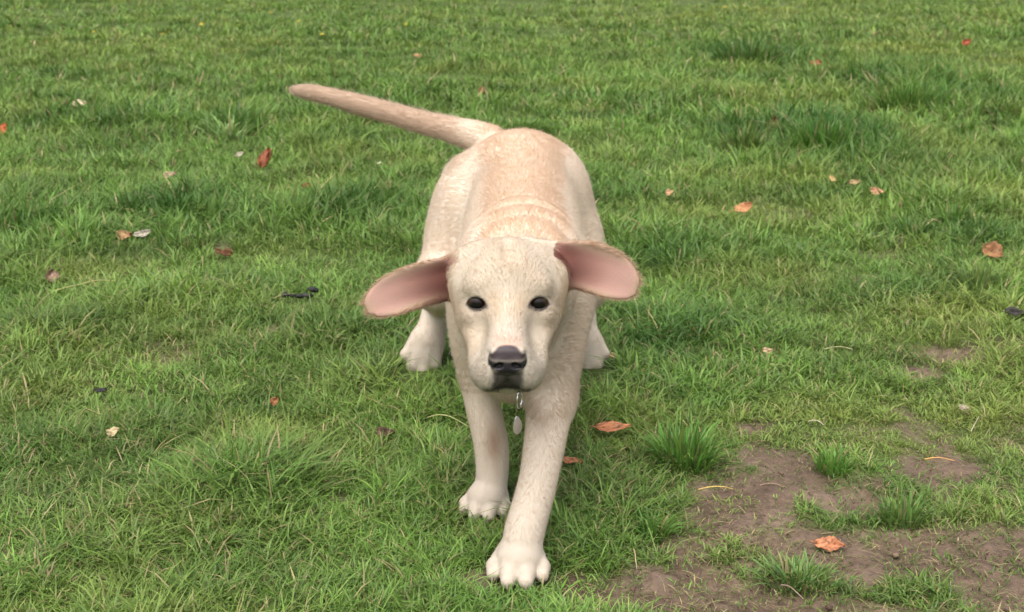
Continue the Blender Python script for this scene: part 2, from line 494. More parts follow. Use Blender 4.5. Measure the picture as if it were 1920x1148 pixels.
def grass_band(n, y0, y1, segs, w0, h0, clump=14, spread=0.010, ln0=.62):
    global off
    x, y, az, tone, hs = scatter(n, y0, y1, clump, spread)
    n = len(x)
    b = bareness(x, y)
    p = rng.random(n) > b * 0.80
    x, y, az, tone, hs, b = (v[p] for v in (x, y, az, tone, hs, b))
    n = len(x)
    tall = field(P_TALL, x, y); short = field(P_SHORT, x, y)
    h = h0 * hs * (0.55 + 0.9 * rng.random(n)) * (1 + 1.25 * tall) * (1 - 0.5 * short * (1 - tall)) * (1 - 0.6 * b)
    h *= 1 - .30 * sstep(.05, .35, x) * (1 - sstep(1.6, 2.3, y))
    h *= 0.35 + 1.15 * fbm(x * 6 + 3, y * 6, 81, 3)
    ok = clear_items(x, y, h)
    x, y, az, tone, h = (v[ok] for v in (x, y, az, tone, h))
    n = len(x)
    lean = np.clip(rng.normal(ln0, 0.42, n), 0.02, 2.0)
    droop = np.clip(rng.normal(0.22, 0.16, n) + 0.18 * np.maximum(lean - .7, 0), 0, .7)
    w = w0 * (0.6 + 0.8 * rng.random(n)) * np.clip(h / 0.045, .6, 1.35) ** 0.5
    col = blade_colour(x, y, n) * tone[:, None]
    dead = rng.random(n) < 0.040 + 0.11 * (1 - sstep(1.5, 2.6, y)) * fbm(x * 4, y * 4, 91, 2)
    col[dead] = STRAW * (0.6 + 0.6 * rng.random(dead.sum()))[:, None]
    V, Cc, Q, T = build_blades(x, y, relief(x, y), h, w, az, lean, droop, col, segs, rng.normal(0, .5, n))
    GV.append(V); GC.append(Cc); GQ.append(Q + off); GT.append(T + off); off += len(V)


grass_band(175000, 0.98, 1.75, 3, 0.0019, 0.024, spread=.008, ln0=.95)
grass_band(125000, 1.70, 2.80, 3, 0.0025, 0.030, ln0=.85)
grass_band(110000, 2.75, 4.60, 2, 0.0036, 0.039, spread=.016, ln0=.72)
grass_band(110000, 4.5, 8.5, 2, 0.0060, 0.047, spread=.025)
grass_band(80000, 8.3, 17.0, 2, 0.010, 0.055, spread=.04)
grass_band(60000, 16.5, 45.0, 1, 0.024, 0.065, spread=.08)
grass = np_mesh('grass', np.concatenate(GV), [np.concatenate(GQ), np.concatenate(GT)], M_GRASS, False, attrs={'col': np.concatenate(GC)})
tag(grass, 'short uneven green lawn grass covering the field', 'grass', kind='stuff')

# dead grass lying flat over the worn soil
n = 60000
x = rng.uniform(-1.0, 1.2, n); y = 1.0 + rng.random(n) ** 1.4 * 2.2
b = bareness(x, y)
p = rng.random(n) < (0.10 + 0.9 * b * fbm(x * 6, y * 6, 41, 3) * 1.3)
x, y, b = x[p], y[p], b[p]; n = len(x)
az = rng.random(n) * 6.283
h = rng.uniform(.005, .028, n)
ok = clear_items(x, y, h)
x, y, az, h = x[ok], y[ok], az[ok], h[ok]; n = len(x)
colr = np.where(rng.random((n, 1)) < .5, STRAW, np.array([.20, .145, .085])) * rng.uniform(.45, 1.1, (n, 1))
V, Cc, Q, T = build_blades(x, y, relief(x, y) + .004, h * .16, rng.uniform(.0007, .0016, n), az, rng.uniform(4.5, 6.5, n), rng.uniform(.2, .9, n), colr, 3, rng.normal(0, .6, n))
dry = np_mesh('dry_grass', V, [Q, T], M_GRASS, False, attrs={'col': Cc})
tag(dry, 'dead straw coloured grass lying flat on the worn soil', 'dry grass', kind='stuff')

# crumbs of soil
n = 2600
x = rng.uniform(-.9, 1.1, n); y = 1.0 + rng.random(n) * 1.4
p = rng.random(n) < bareness(x, y) * .9
x, y = x[p], y[p]; n = len(x)
ico = np.array([(0, 0, 1), (.89, 0, .45), (.28, .85, .45), (-.72, .53, .45), (-.72, -.53, .45), (.28, -.85, .45), (.72, .53, -.45), (-.28, .85, -.45), (-.89, 0, -.45), (-.28, -.85, -.45), (.72, -.53, -.45), (0, 0, -1)], float)
icf = np.array([(0, 1, 2), (0, 2, 3), (0, 3, 4), (0, 4, 5), (0, 5, 1), (1, 6, 2), (2, 7, 3), (3, 8, 4), (4, 9, 5), (5, 10, 1), (6, 7, 2), (7, 8, 3), (8, 9, 4), (9, 10, 5), (10, 6, 1), (11, 7, 6), (11, 8, 7), (11, 9, 8), (11, 10, 9), (11, 6, 10)])
sz = 0.0008 + rng.random(n) ** 5 * 0.0042
V = ico[None] * (sz[:, None, None] * rng.uniform(.6, 1.3, (n, 12, 1))) * np.array([1, 1, .7]) + np.stack([x, y, relief(x, y) + sz * .1], 1)[:, None]
cc = np.repeat(np.array([.12, .08, .056]) * rng.uniform(.6, 1.5, (n, 1)), 12, 0)
crumbs = np_mesh('soil_crumbs', V.reshape(-1, 3), (icf[None] + np.arange(n)[:, None, None] * 12).reshape(-1, 3), M_CRUMB, True, attrs={'col': cc})
tag(crumbs, 'loose crumbs of brown soil on the bare ground', 'soil', kind='stuff')

# ------------------------------------------------------------------ tufts one can tell apart
TUFTS = [  # px, py of the base, spread px, blade height m, blades, colour, upright, label
    (1285, 872, 62, .080, 620, (.075, .18, .03), .55, 'largest bright green tuft of long grass right of the front legs'),
    (1225, 1005, 40, .045, 260, (.07, .16, .03), .6, 'small green tuft below the largest tuft on worn soil'),
    (1560, 885, 38, .045, 200, (.08, .19, .03), .5, 'low bright green tuft on the bare soil right of the largest tuft'),
    (1500, 1085, 80, .036, 420, (.085, .16, .045), .9, 'spreading flat tuft on the bare soil at the bottom'),
    (1690, 975, 48, .050, 300, (.075, .15, .035), .55, 'grass tuft right of the curled orange leaf'),
    (1830, 548, 42, .085, 300, (.10, .16, .045), .5, 'yellowish green tuft below the crumpled brown leaf'),
    (1410, 122, 95, .17, 700, (.03, .085, .014), .55, 'dark green tuft far off at upper right, apart from other long grass'),
    (1540, 295, 85, .17, 800, (.035, .11, .014), .5, 'tall dark green tuft right of the puppy\'s back'),
    (1395, 290, 45, .15, 380, (.055, .10, .02), .5, 'tall olive green tuft holding a dark rusty leaf'),
    (1700, 215, 100, .19, 900, (.05, .13, .02), .5, 'tallest grass tuft, upper right behind the dark tufts'),
    (430, 262, 55, .10, 170, (.15, .24, .08), 1.1, 'pale broad bladed tuft left of the tail tip\'s shadow'),
    (1790, 425, 36, .08, 230, (.05, .12, .02), .5, 'small dark tuft beside the tan twig at right'),
]
for px, py, sp, hh, nb, colr, up, lab in TUFTS:
    g = on_ground(px, py)
    r = sp / FPX * math.hypot(g[1], CAM_H)
    nb = int(nb * .62)
    a = rng.random(nb) * 6.283; q = np.sqrt(rng.random(nb)) * r * .80 * (.7 + .5 * vnoise(a * 1.3, a * 0 + px, 3))
    x = g[0] + np.cos(a) * q; y = g[1] + np.sin(a) * q * .8
    h = hh * rng.uniform(.35, 1.15, nb) * (1 - .45 * q / r)
    ok = clear_items(x, y, h)
    x, y, h, a, q = x[ok], y[ok], h[ok], a[ok], q[ok]; m = len(x)
    lean = np.clip(up * (.3 + .9 * q / r) + rng.normal(0, .30, m), .02, 1.6)
    c = np.array(colr) * 1.35 * rng.uniform(.6, 1.5, (m, 1)); c = c + (YELG - c) * rng.random((m, 1)) ** 2 * .6; dd = rng.random(m) < .05; c[dd] = STRAW * .8
    w = np.clip(.0024 * (g[1] / 1.4) ** .5 * (1.7 if 'broad' in lab else 1), .002, .012) * rng.uniform(.7, 1.3, m)
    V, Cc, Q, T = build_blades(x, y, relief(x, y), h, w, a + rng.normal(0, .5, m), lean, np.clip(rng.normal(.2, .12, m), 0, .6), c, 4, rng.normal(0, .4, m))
    o = np_mesh('grass_tuft', V - g, [Q, T], M_GRASS, False, attrs={'col': Cc})
    o.location = g
    tag(o, lab, 'grass tuft', 'tufts of longer grass')

# ------------------------------------------------------------------ fallen leaves
def leaf_object(px, py, lpx, wpx, turn, tilt, roll, colr, curl, lab):
    g = on_ground(px, py, 0.02)
    dist = math.hypot(g[1], CAM_H)
    L = lpx / FPX * dist * .93; W = wpx / FPX * dist * .9
    W = W / max(math.sin(math.radians(tilt) + math.atan2(CAM_H, g[1])), .45) if tilt < 50 else W
    nu, nv = 14, 8
    V = []; Cc = []
    seed = int(px * 13 + py)
    for i in range(nu + 1):
        u = i / nu
        prof = (math.sin(math.pi * min(1, u * .92 + .04)) ** .75) * (1.1 - .35 * u)
        for j in range(-nv // 2, nv // 2 + 1):
            v = j / (nv / 2)
            side = .80 + .45 * float(vnoise(np.array(u * 3.5 + seed * .37), np.array(1. if v > 0 else 9.), 8))
            tooth = side * (1 + (.13 * math.sin(u * 31 + seed + v) if abs(v) > .7 else 0))
            xx = (u - .5) * L - abs(v) * .06 * L
            yy = v * W * .5 * prof * tooth
            rib = abs(math.sin((u * 7 - abs(v) * 1.6) * math.pi))
            warp = float(vnoise(np.array(u * 3 + seed * .7), np.array(v * 1.5 + 4.), 12)) - .5
            zz = .55 * W * warp + curl * W * ((.42 + .35 * math.sin(seed)) * v * abs(v) * (1 if v > 0 else -.6) + (.30 + .25 * math.cos(seed * 2.)) * (2 * u - 1) ** 2) + .035 * W * rib + .10 * W * curl * math.sin(5 * u + seed) * v + .03 * W * abs(v)
            V.append((xx, yy, zz))
            k = .80 + .30 * rib if abs(j) else 1.25
            nn = vnoise(np.array(u * 6 + seed), np.array(v * 4 + 3.), 5)
            spot = .45 if float(vnoise(np.array(u * 11 + seed), np.array(v * 7 + 1.), 15)) > .78 else 1.0
            Cc.append(np.array(colr) * k * (.50 + .95 * nn) * spot)
    st = nv + 1
    F = np.array([(i * st + j, (i + 1) * st + j, (i + 1) * st + j + 1, i * st + j + 1) for i in range(nu) for j in range(nv)])
    root = np_mesh('fallen_leaf', V, F, M_LEAF, True, attrs={'col': np.array(Cc)})
    sol = root.modifiers.new('thick', 'SOLIDIFY'); sol.thickness = 0.0005 * max(1, dist / 2)
    view = math.atan2(g[0], g[1])
    R = Matrix.Rotation(-view, 4, 'Z') @ Matrix.Rotation(math.radians(tilt), 4, 'X') @ Matrix.Rotation(math.radians(turn), 4, 'Z') @ Matrix.Rotation(math.radians(roll), 4, 'X')
    lift = 0.006 + 0.30 * W * math.sin(math.radians(tilt)) + (0.010 if bareness(np.array([g[0]]), np.array([g[1]]))[0] < .5 else 0)
    if g[1] > 3: lift += .012
    z0 = float(relief(np.array([g[0]]), np.array([g[1]]))[0])
    root.matrix_world = Matrix.Translation((g[0], g[1], z0 + lift)) @ R
    tag(root, lab, 'leaf', 'fallen leaves in the grass')
    if lpx > 38:      # stalk of the larger ones
        t = np.linspace(0, 1, 6)
        px3 = np.stack([-.5 * L - t * L * .22, t * t * L * .05, .30 * curl * W + t * .01 * L], 1)
        so = tube('stalk', px3, .0009 * (dist / 1.4) ** .5, M_LEAF, np.array(colr) * .7, root)
    return root


def tube(name, P, r, mat, colr, parent=None, sides=6):
    P = np.asarray(P, float)
    rr = np.full(len(P), r) if np.ndim(r) == 0 else np.asarray(r)
    V = []
    for i in range(len(P)):
        d = P[min(i + 1, len(P) - 1)] - P[max(i - 1, 0)]
        d = d / (np.linalg.norm(d) + 1e-9)
        a = np.cross(d, [0, 0, 1.0]) if abs(d[2]) < .9 else np.cross(d, [1.0, 0, 0])
        a /= np.linalg.norm(a); b2 = np.cross(d, a)
        for k in range(sides):
            th = 2 * math.pi * k / sides
            V.append(P[i] + rr[i] * (math.cos(th) * a + math.sin(th) * b2))
    F = [(i * sides + k, i * sides + (k + 1) % sides, (i + 1) * sides + (k + 1) % sides, (i + 1) * sides + k) for i in range(len(P) - 1) for k in range(sides)]
    cols = np.repeat((np.array(colr)[None] * (.8 + .4 * rng.random((len(P), 1)))), sides, 0)
    return np_mesh(name, V, np.array(F), mat, True, parent, {'col': cols})


for l in LEAVES:
    leaf_object(*l)

for x0, y0, x1, y1, th, colr, lab in STALKS:
    a = on_ground(x0, y0, .014); b = on_ground(x1, y1, .014)
    t = np.linspace(0, 1, 10)[:, None]
    P = a + (b - a) * t
    L = np.linalg.norm(b - a)
    P[:, 0] += (vnoise(t[:, 0] * 3 + x0, t[:, 0] * 0, 3) - .5) * .07 * L
    P[:, 2] = relief(P[:, 0], P[:, 1]) + .008 + th + np.sin(t[:, 0] * math.pi) * (.012 if L > .06 else .004)
    o = tube('grass_stalk', P - P[0], th * .5 * (1 - .5 * t[:, 0]), M_STRAW, colr)
    o.location = P[0]
    tag(o, lab, 'stalk', 'loose stalks and twigs')

# dark lump of sodden leaf litter left of the ear
g = on_ground(565, 551, .015)
lump_n = 9
root = bpy.data.objects.new('leaf_litter_clod', None); C.objects.link(root)
root.location = (g[0], g[1], float(relief(np.array([g[0]]), np.array([g[1]]))[0]))
tag(root, 'blackish clod of sodden litter in the grass left of the flying ear', 'clod')
for i in range(lump_n):
    t = i / (lump_n - 1)
    s = rng.uniform(.004, .008)
    V = ico * rng.uniform(.6, 1.3, (12, 1)) * s * np.array([1.3, .9, .8]) + np.array([(t - .5) * .052 + rng.normal(0, .002), rng.normal(0, .006), .010 + rng.uniform(0, .008) + .012 * (t > .85)])
    np_mesh('lump', V, icf, M_CRUMB, True, root, {'col': np.repeat(np.array([[.032, .032, .030]]) * rng.uniform(.7, 1.6), 12, 0)})

# small flowers far off
FLOW = [(405, 19, 1), (414, 18, 1), (190, 47, 0), (238, 47, 0), (181, 55, 1), (204, 70, 0), (377, 48, 1), (318, 62, 1), (308, 64, 1), (510, 22, 1), (482, 18, 1), (608, 65, 1), (770, 52, 1),
        (1157, 30, 0), (1358, 19, 1), (1612, 22, 1), (1119, 52, 1), (720, 311, 0), (380, 45, 1), (566, 45, 1), (55, 20, 0)]
M_PET_Y = mat_attr('petal', .5, .3, .2)
protos = {}
ORD = 'first second third fourth fifth sixth seventh eighth ninth tenth eleventh twelfth thirteenth fourteenth fifteenth sixteenth'.split()
seen_f = [0, 0]
for px, py, yel in sorted(FLOW):
    g = on_ground(px, py, .06 if py < 200 else .03)
    near = py > 200
    s = 0.016 if not near else 0.007
    z0 = float(relief(np.array([g[0]]), np.array([g[1]]))[0])
    f = bpy.data.objects.new('wild_flower', None); C.objects.link(f)
    f.location = (g[0], g[1], z0); f.rotation_euler = (rng.normal(0, .25), rng.normal(0, .25), rng.random() * 6)
    col_ = (.62, .50, .04) if yel else (.70, .70, .62)
    hh = .07 if not near else .035
    stem = tube('stem', [(0, 0, 0), (.002, 0, hh * .5), (0, 0, hh)], .0018 if not near else .001, M_PET_Y, (.1, .18, .03), f)
    V = [(0, 0, hh)]
    npet = 10
    for k in range(npet * 2):
        a = k * math.pi / npet; rr = s * (1 if k % 2 else .62)
        V.append((rr * math.cos(a), rr * math.sin(a), hh + .35 * s * (1 if k % 2 else .6)))
    F = np.array([(0, 1 + k, 1 + (k + 1) % (npet * 2)) for k in range(npet * 2)])
    np_mesh('petals', V, F, M_PET_Y, False, f, {'col': np.repeat([col_], len(V), 0)})
    cv = ico * s * .35 + np.array([0, 0, hh + .15 * s])
    np_mesh('flower_centre', cv, icf, M_PET_Y, True, f, {'col': np.repeat([(.55, .34, .03)], 12, 0)})
    if near:
        tag(f, 'tiny white flower in the grass below the middle of the tail', 'flower')
        continue
    elif yel:
        tag(f, 'tiny yellow flower far off near the top edge, %s yellow one from the left' % ORD[seen_f[1]], 'flower', 'yellow flowers far off')
    else:
        tag(f, 'tiny white flower far off near the top edge, %s white one from the left' % ORD[seen_f[0]], 'flower', 'white flowers far off')
    seen_f[yel] += 1

# ------------------------------------------------------------------ the puppy: one skin grown from a distance field
VOX = 0.0019
LO = np.array([-0.365, 1.085, -0.008]); HI = np.array([0.185, 2.07, 0.452])
NX, NY, NZ = [int(v) for v in np.ceil((HI - LO) / VOX)]
F = np.full((NX, NY, NZ), 1.0, np.float32)


def box_slice(lo, hi):
    a = np.clip(np.floor((lo - LO) / VOX).astype(int), 0, [NX, NY, NZ])
    b = np.clip(np.ceil((hi - LO) / VOX).astype(int) + 1, 0, [NX, NY, NZ])
    sl = tuple(slice(i, j) for i, j in zip(a, b))
    ax = [(LO[d] + VOX * np.arange(a[d], b[d])).astype(np.float32) for d in range(3)]
    return sl, ax[0][:, None, None], ax[1][None, :, None], ax[2][None, None, :]


def smin(a, b, k):
    h = np.maximum(k - np.abs(a - b), 0) / k
    return np.minimum(a, b) - h * h * k * 0.25


def smax(a, b, k):
    return -smin(-a, -b, k)


def put(sl, d, k, mode):
    if mode == 'add':
        F[sl] = smin(F[sl], d, k)
    else:
        F[sl] = smax(F[sl], -d, k)


def cone(p, q, r1, r2, k=0.02, mode='add'):
    p = np.asarray(p, float); q = np.asarray(q, float)
    m = max(r1, r2) + k + .012
    sl, X, Y, Z = box_slice(np.minimum(p, q) - m, np.maximum(p, q) + m)
    d = q - p; L2 = float(d @ d) + 1e-12
    t = np.clip(((X - p[0]) * d[0] + (Y - p[1]) * d[1] + (Z - p[2]) * d[2]) / L2, 0, 1)
    dist = np.sqrt((X - p[0] - t * d[0]) ** 2 + (Y - p[1] - t * d[1]) ** 2 + (Z - p[2] - t * d[2]) ** 2) - (r1 + (r2 - r1) * t)
    put(sl, dist.astype(np.float32), k, mode)


def ell(c, r, k=0.02, R=None, mode='add'):
    c = np.asarray(c, float); r = np.asarray(r, float)
    m = r.max() + k + .012
    sl, X, Y, Z = box_slice(c - m, c + m)
    x, y, z = X - c[0], Y - c[1], Z - c[2]
    if R is None:
        a, b, e = x / r[0], y / r[1], z / r[2]
        k0 = np.sqrt(a * a + b * b + e * e)
        k1 = np.sqrt((a / r[0]) ** 2 + (b / r[1]) ** 2 + (e / r[2]) ** 2)
    else:
        R = np.asarray(R)
        l = [x * R[0, i] + y * R[1, i] + z * R[2, i] for i in range(3)]
        a, b, e = l[0] / r[0], l[1] / r[1], l[2] / r[2]
        k0 = np.sqrt(a * a + b * b + e * e)
        k1 = np.sqrt((a / r[0]) ** 2 + (b / r[1]) ** 2 + (e / r[2]) ** 2)
    dist = k0 * (k0 - 1) / np.maximum(k1, 1e-6)
    put(sl, dist.astype(np.float32), k, mode)


def chain(pts, k=0.015, sub=6):
    """one smooth tapering limb through the given joints (Catmull-Rom), joined to the rest once"""
    A = np.array([np.append(p, r) for p, r in pts])
    A = np.concatenate([[2 * A[0] - A[1]], A, [2 * A[-1] - A[-2]]])
    S = []
    for i in range(1, len(A) - 2):
        for t in np.arange(sub) / sub:
            a, b, c, d = A[i - 1:i + 3]
            S.append(.5 * (2 * b + (c - a) * t + (2 * a - 5 * b + 4 * c - d) * t * t + (3 * b - a - 3 * c + d) * t ** 3))
    S.append(A[-2]); S = np.array(S)
    m = S[:, 3].max() + k + .012
    sl, X, Y, Z = box_slice(S[:, :3].min(0) - m, S[:, :3].max(0) + m)
    best = np.full(np.broadcast(X, Y, Z).shape, 1.0, np.float32)
    for p, q in zip(S[:-1], S[1:]):
        d = q - p; L2 = float(d[:3] @ d[:3]) + 1e-12
        t = np.clip(((X - p[0]) * d[0] + (Y - p[1]) * d[1] + (Z - p[2]) * d[2]) / L2, 0, 1)
        dist = np.sqrt((X - p[0] - t * d[0]) ** 2 + (Y - p[1] - t * d[1]) ** 2 + (Z - p[2] - t * d[2]) ** 2) - (p[3] + d[3] * t)
        np.minimum(best, dist, out=best, casting='unsafe')
    put(sl, best, k, 'add')


def rotm(rx=0, ry=0, rz=0):
    return np.array(Matrix.Rotation(rz, 3, 'Z') @ Matrix.Rotation(ry, 3, 'Y') @ Matrix.Rotation(rx, 3, 'X'))


# --- trunk
ell((.013, 1.545, .243), (.080, .170, .104), .03)
cone((.013, 1.47, .285), (.016, 1.80, .318), .060, .072, .04)
ell((.013, 1.69, .255), (.076, .14, .088), .04)
ell((.012, 1.845, .318), (.086, .088, .076), .035)
ell((.008, 1.405, .205), (.056, .062, .063), .03)
for s in (-1, 1):
    ell((.010 + s * .044, 1.458, .262), (.034, .060, .080), .028, rotm(0, -s * .18, 0))
# --- neck
cone((0.0, 1.335, .285), (.012, 1.47, .268), .054, .076, .03)
# skin folds over the withers
for yy, zz, w_, r_ in ((1.432, .3400, .046, .0050), (1.470, .3465, .054, .0050), (1.515, .3510, .058, .0044)):
    P = [(np.array((.014 + w_ * math.sin(a), yy - .050 * (1 - math.cos(a)), zz - w_ * .75 * (1 - math.cos(a)))), r_ * (1 - .45 * abs(a))) for a in np.linspace(-1.1, 1.1, 7)]
    chain(P, .020, 3)
# --- hindquarters
for s, tx in ((-1, -.074), (1, .074)):
    ell((tx + s * .003, 1.845, .258), (.047, .074, .098), .035, rotm(.18, -s * .14, 0))
stL, hkL, pwL = np.array((-.104, 1.775, .185)), at(824, 572, 1.968), at(806, 630, 1.950)
stR, hkR, pwR = np.array((.098, 1.775, .185)), at(1086, 588, 1.978), at(1098, 640, 1.955)
for st_, hk, pw, s in ((stL, hkL, pwL, -1), (stR, hkR, pwR, 1)):
    cone((s * .076 + .006, 1.82, .23), st_, .048, .038, .03)
    cone(st_, hk, .036, .021, .02)
    cone(hk + np.array((0, .008, .006)), hk, .0195, .0195, .01)
    cone(hk, pw, .0195, .0215, .014)
# --- front legs
shR = np.array((.052, 1.432, .258)); elR = at(1032, 755, 1.372); mdR = at(1011, 890, 1.305); wrR = at(984, 995, 1.262)
chain([(shR, .038), (shR * .45 + elR * .55 + np.array((.003, -.002, 0)), .031), (elR, .0262), (mdR, .0212), (wrR, .0218), (wrR + np.array((-.004, -.014, -.021)), .0215)], .016)
cone(elR + np.array((.010, .016, .002)), elR + np.array((.008, .002, -.006)), .020, .018, .014)
shL = np.array((-.034, 1.455, .250)); elL = at(903, 745, 1.440); mdL = at(921, 835, 1.425); wrL = at(922, 900, 1.412)
chain([(shL, .038), (shL * .5 + elL * .5 + np.array((-.004, 0, 0)), .031), (elL, .0215), (mdL, .0205), (wrL, .0190), (wrL + np.array((-.005, -.010, -.018)), .0195)], .016)


def paw(c, s, ang, tiltx=0.0, lift=0.0, wide=1.0):
    """four toes fanned about a pad; c on the ground, ang turns the toes about z (0 = to the camera)"""
    ca, sa = math.cos(ang), math.sin(ang)
    def W(x, y, z):      # x sideways, y forward, z up (metres)
        y2 = y * math.cos(tiltx) - z * math.sin(tiltx); z2 = y * math.sin(tiltx) + z * math.cos(tiltx)
        return np.array((c[0] + (x * ca - y2 * sa) * 1.0, c[1] - (x * sa + y2 * ca), c[2] + z2 + lift))
    ell(W(0, -.006, .018), (.0245 * s * wide, .026 * s, .0185 * s), .012)
    ell(W(0, .004, .021), (.0215 * s * wide, .020 * s, .0150 * s), .010)
    tips = []
    for x, y, r in ((-.0265, .006, .0100), (-.0096, .022, .0112), (.0096, .022, .0112), (.0265, .006, .0100)):
        x *= s * wide; y *= s; r *= s
        cone(W(x * .62, y - .034 * s, .021 * s), W(x, y, .0140 * s), r * .86, r * .96, .0048)
        cone(W(x, y, .0140 * s), W(x * 1.05, y + .011 * s, .0095 * s), r * .96, r * .74, .003)
        tips.append(W(x * 1.08, y + .019 * s, .0072 * s))
    return tips


CLAWS = []
CLAWS += [(t, (0, -1)) for t in paw((.007, 1.246, .001), .94, .06)]
CLAWS += [(t, (-.2, -1)) for t in paw((-.031, 1.404, .001), .86, .18)]


def hind_foot(hk, tip, s):
    """foot swung down: the toes carry on in the line of the leg"""
    d = tip - hk; L = np.linalg.norm(d); d /= L
    lat = np.cross(d, np.array((0, -1.0, 0))); lat /= np.linalg.norm(lat)
    if lat[0] < 0: lat = -lat
    fr = np.cross(lat, d); fr = -fr if fr[1] > 0 else fr
    mid = hk + d * L * .50
    cone(hk, mid, .0190, .0200, .012)
    ell(mid + d * .012, (.0255 * s, .017 * s, .030 * s), .012, np.stack([lat, fr, d], 1))
    out = []
    for x, sh, r in ((-.0225, .014, .0092), (-.0078, 0, .0104), (.0078, .001, .0104), (.0225, .015, .0092)):
        t = tip + lat * x * s - d * (sh + .009)
        cone(mid + lat * x * .55 * s + fr * .004, t, .0100 * s, r * s, .007)
        out.append(t + d * .011 + fr * .003)
    return out


CLAWS += [(t, (-.3, -.4)) for t in hind_foot(hkL, at(780, 700, 1.922), 1.08)]
CLAWS += [(t, (.2, -.4)) for t in hind_foot(hkR, at(1112, 697, 1.932), 1.05)]
# --- tail
T = [(at(918, 268, 1.90), .027), (at(885, 254, 1.915), .0225), (at(835, 240, 1.93), .0176), (at(790, 229, 1.94), .0160), (at(735, 213, 1.95), .0150), (at(680, 198, 1.955), .0140),
     (at(625, 183, 1.96), .0120), (at(580, 173, 1.965), .0105), (at(558, 170, 1.968), .0070)]
chain(T, .012)

# --- head, in its own frame: x to the picture's right, y forward, z up (centimetres about the point between the eyes)
HO = at(952, 572, 1.237); HT = math.radians(5.0); HYAW = math.radians(0.0)
hx = np.array((1.0, 0, 0)); hy = np.array((0, -math.cos(HT), -math.sin(HT))); hz = np.array((0, -math.sin(HT), math.cos(HT)))
HR = np.stack([hx, hy, hz], 1)


def H(x, y, z):
    return HO + HR @ (np.array((x, y, z)) * .01)


def hell(c, r, k=.012, rot=None, mode='add'):
    R = HR if rot is None else HR @ rot
    ell(H(*c), np.array(r) * .01, k, R, mode)


def hcone(p, q, r1, r2, k=.012, mode='add'):
    cone(H(*p), H(*q), r1 * .01, r2 * .01, k, mode)


hell((0, -5.2, -.1), (4.75, 5.7, 4.7), .012)                        # cranium
hell((0, -2.9, 1.1), (3.9, 3.1, 2.95), .024)                        # forehead
hell((0, -4.6, 2.6), (2.6, 3.6, 2.15), .024)                        # crown
for s in (-1, 1):
    hell((s * 3.42, -4.2, -1.8), (2.1, 3.6, 3.2), .020, rotm(0, 0, s * .15))    # cheek
    hcone((s * 2.95, -2.2, -2.8), (s * 1.95, 3.2, -4.4), 2.05, 1.6, .011)   # side of the muzzle
    hell((s * 3.4, -6.6, 1.5), (1.6, 2.0, 1.9), .022)                 # base of the ear
    hell((s * 2.55, -1.45, 1.75), (1.5, 1.1, .85), .014, rotm(0, s * .12, s * .35))  # brow
    hell((s * 2.9, -.75, -1.30), (1.55, 1.4, .95), .010)              # cheekbone under the eye
    hell((s * 2.02, 4.0, -4.95), (1.80, 3.6, 2.25), .010, rotm(0, -s * .10, s * .14))   # flews
    hell((s * 1.45, 6.0, -4.45), (1.5, 1.65, 1.8), .008)          # upper lip beside the nose
hcone((0, -1.2, -1.6), (0, 3.5, -2.75), 3.0, 2.35, .018)         # muzzle
hcone((0, 3.2, -2.75), (0, 6.4, -3.1), 2.25, 1.95, .014)
hcone((0, -1.5, -.1), (0, 6.2, -2.15), 1.65, 1.35, .014)              # bridge
hcone((0, -4.5, -4.6), (0, 4.6, -6.2), 2.9, 1.35, .012)            # lower jaw
hcone((0, -5.0, -4.2), (0, -10.0, -5.5), 3.6, 4.6, .02)             # throat
# the stop, and the furrow up the forehead


def head_top(x, y):
    for z in np.arange(7.5, -2, -.05):
        p = ((H(x, y, z) - LO) / VOX).astype(int)
        if F[p[0], p[1], p[2]] < 0: return z
    return 0.0


fur_pts = [(0, y, head_top(0, y) + .10) for y in np.arange(-5.0, -.6, .55)]
for p, q in zip(fur_pts[:-1], fur_pts[1:]): hcone(p, q, .17, .17, .012, 'cut')
for s in (-1, 1):      # hollow between cheekbone and muzzle
    hell((s * 3.6, 3.1, -1.75), (.8, 1.4, .7), .026, None, 'cut')
# eye openings
EYEC = {s: H(s * 2.98, -1.18, -.06) for s in (-1, 1)}
def lens2(p2x, p2z):      # almond outline of the lids in centimetres, negative inside
    return np.maximum(np.hypot(p2x, p2z + .60) - 1.22, np.hypot(p2x, p2z - 1.02) - 1.45)


EYE_ROT = {s: rotm(.22, s * .12, -s * .30) for s in (-1, 1)}


def eye_cut(s):
    R = HR @ EYE_ROT[s]
    c = H(s * 3.08, 0, .06)
    sl, X, Y, Z = box_slice(c - .03, c + .03)
    x, y, z = X - c[0], Y - c[1], Z - c[2]
    l = [(x * R[0, i] + y * R[1, i] + z * R[2, i]) * 100 for i in range(3)]
    d = np.maximum(lens2(l[0], l[2]), -(l[1] + 1.3)) * .01
    put(sl, d.astype(np.float32), .0015, 'cut')


for s in (-1, 1): eye_cut(s)
# mouth line
for s in (-1, 1):
    P = [(0, 7.15, -5.15), (s * .7, 7.1, -5.75), (s * 1.7, 6.35, -6.15), (s * 2.9, 4.2, -6.4), (s * 3.5, 1.6, -5.9)]
    for p, q in zip(P[:-1], P[1:]):
        hcone(p, q, .17, .17, .004, 'cut')
hcone((0, 8.1, -3.9), (0, 7.6, -5.1), .10, .12, .004, 'cut')          # philtrum
